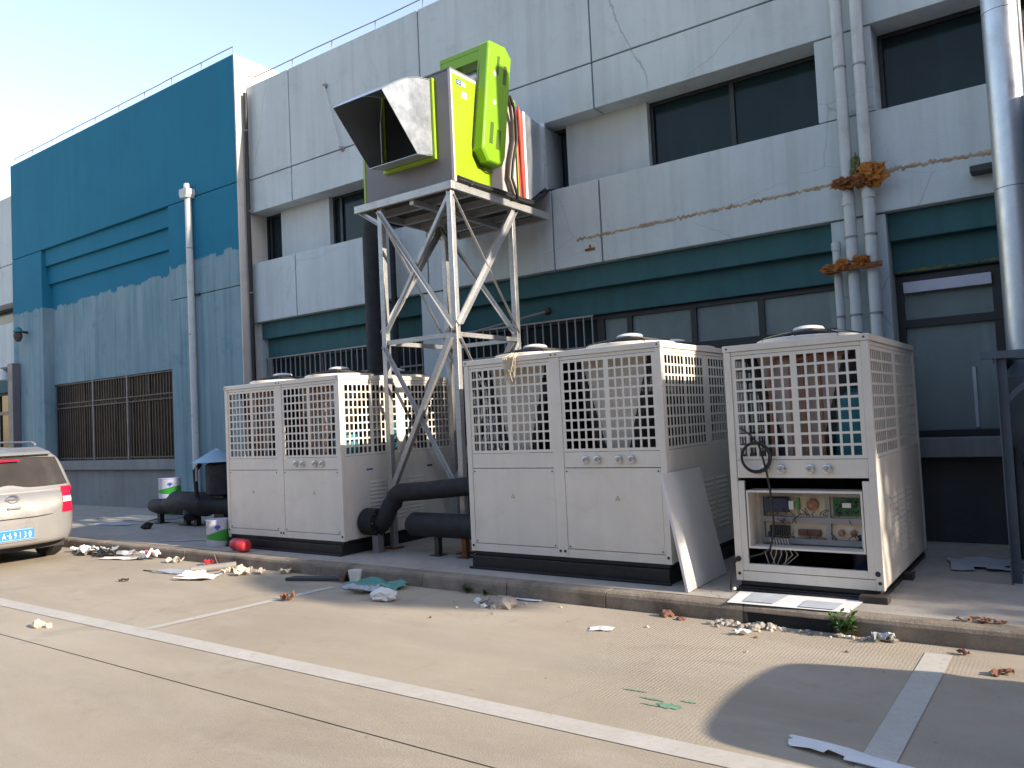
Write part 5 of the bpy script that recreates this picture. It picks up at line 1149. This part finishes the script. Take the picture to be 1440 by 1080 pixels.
crumple('dark_scrap', 'small dark scrap alone on the concrete behind the car', 'scrap', (-8.55, 4.55, 0), 0.10, 0.05, 0.03, BARB, 265, 0.5)
# flat pieces lying on the pavement
crumple('paper_sheet', 'long white paper strip lying on the pavement near the bucket', 'paper', (-9.95, 6.12, PZ), 0.75, 0.05, 0.006, PAPERG, 270, 0.45, amp=0.3)
crumple('cardboard_sheet', 'flattened pale cardboard on the pavement before the blue wall', 'cardboard', (-13.6, 7.55, PZ), 1.2, 0.6, 0.02, PAPERB, 271, 0.1, amp=0.5)
crumple('cardboard_sheet', 'second flattened cardboard piece nearer the kerb by the car', 'cardboard', (-13.2, 6.9, PZ), 0.9, 0.25, 0.012, PAPERG, 272, 0.15, amp=0.5)
pebble('dark_lump', 'dark lump of insulation on the pavement before the black pipe', 'debris', (-11.9, 6.72, PZ), 0.09, RUBBER, 273)
crumple('plastic_sheet', 'pale plastic sheet on the pavement behind the duct stand', 'plastic sheet', (-0.75, 7.75, PZ), 0.5, 0.5, 0.03, PAPERG, 274, 0.2)
# printed sheets spread under the open chiller
ps = thing('drawing_sheet', 'white printed sheet lying flat on the kerb under the open chiller', 'paper', (-1.8, 5.85, PZ))
def sheet(q, z_, m_, name): return MB().add([(x_, y_, z_+0.003*noise.noise((x_*3, y_*3, 0))) for x_, y_ in q], [(0,1,2,3)]).build(name, m_, ps)
sheet([(-2.20, 5.66), (-1.36, 5.70), (-1.34, 6.09), (-2.24, 6.05)], PZ+0.009, PAPER, 'sheet')
sheet([(-2.10, 5.72), (-1.88, 5.73), (-1.86, 6.03), (-2.12, 6.03)], PZ+0.0145, PAPERG, 'grey_print_block')
sheet([(-1.70, 5.715), (-1.46, 5.725), (-1.45, 5.93), (-1.70, 5.92)], PZ+0.0145, PAPERG, 'grey_print_block')
# timber blocks under the open chiller
for x_, y_ in ((-1.28, 6.10), (-1.26, 7.0)):
    tag(bx(x_-0.09, x_+0.10, y_-0.05, y_+0.07, PZ, PZ+0.05).build('packing_block', BARB, bevel=0.004), 'dark packing block under the front corner of the open chiller' if y_ < 6.5 else 'dark packing block under the middle of the open chiller side', 'block', 'packing blocks under the chiller')

# ================================================================== STREET TREE beyond the right edge, whose crown dapples the light
tr_ = thing('street_tree', 'leafy tree on the pavement beyond the duct, shading the open chiller', 'tree', (12.4, 7.5, PZ))
tk_ = MB(); tk_.tube([(12.4, 7.5, PZ), (12.45, 7.45, 2.0), (12.3, 7.55, 4.0), (12.4, 7.45, 5.4)], [0.17, 0.14, 0.11, 0.08], 10)
rnd = random.Random(17)
lobes = [((12.3, 8.15, 5.75), (1.2, 0.85, 0.55), 3000), ((12.6, 8.0, 6.75), (1.2, 0.85, 0.55), 2200), ((12.3, 6.68, 7.75), (0.8, 0.70, 0.72), 4200), ((12.5, 8.0, 7.55), (1.2, 1.0, 0.62), 5200), ((12.4, 7.3, 5.6), (1.0, 0.7, 0.35), 700), ((12.4, 8.4, 8.5), (0.8, 0.45, 0.30), 120), ((12.4, 9.1, 11.0), (0.9, 0.5, 0.8), 260)]
for c, r_, n in lobes:
    for k in range(3):
        e = Vector(c)+Vector((rnd.uniform(-.6, .6)*r_[0], rnd.uniform(-.6, .6)*r_[1], rnd.uniform(-.4, .5)*r_[2])); b0 = Vector((12.38, 7.48, min(5.3, c[2]-0.8)))
        tk_.tube([b0, b0.lerp(e, 0.55)+Vector((0, 0, 0.2)), e], [0.05, 0.035, 0.012], 6)
tk_.build('trunk', BARK, tr_, smooth=True)
lf = MB()
for c, r_, n in lobes:
    for k in range(n):
        while True:
            p = Vector((rnd.uniform(-1, 1), rnd.uniform(-1, 1), rnd.uniform(-1, 1)))
            if p.length < 1: break
        p *= 1+0.25*noise.noise(p*2+Vector(c))
        q = Vector((c[0]+p.x*r_[0], c[1]+p.y*r_[1], c[2]+p.z*r_[2]))
        d = Vector((rnd.gauss(0, 1), rnd.gauss(0, 1), rnd.gauss(0, 0.6))).normalized(); s_ = d.orthogonal().normalized(); s_.rotate(Matrix.Rotation(rnd.uniform(0, 6.28), 3, d)); L = rnd.uniform(0.07, 0.14)
        lf.add([q, q+d*L*0.5+s_*L*0.32, q+d*L, q+d*L*0.5-s_*L*0.32], [(0,1,2,3)])
lf.build('crown', LEAFT, tr_, fix=False)

# pieces too small to tell apart singly in the photograph are one part each
for o in bpy.data.objects:
    if o.name.split('.')[0] in ('screws', 'return_bends', 'wiring', 'louvres', 'vent_holes', 'board_components', 'terminal_row', 'flange_bolts', 'security_grille', 'strands', 'leaves', 'stem', 'crown', 'guard', 'blades', 'blue_emblem'):
        o['kind'] = 'stuff'
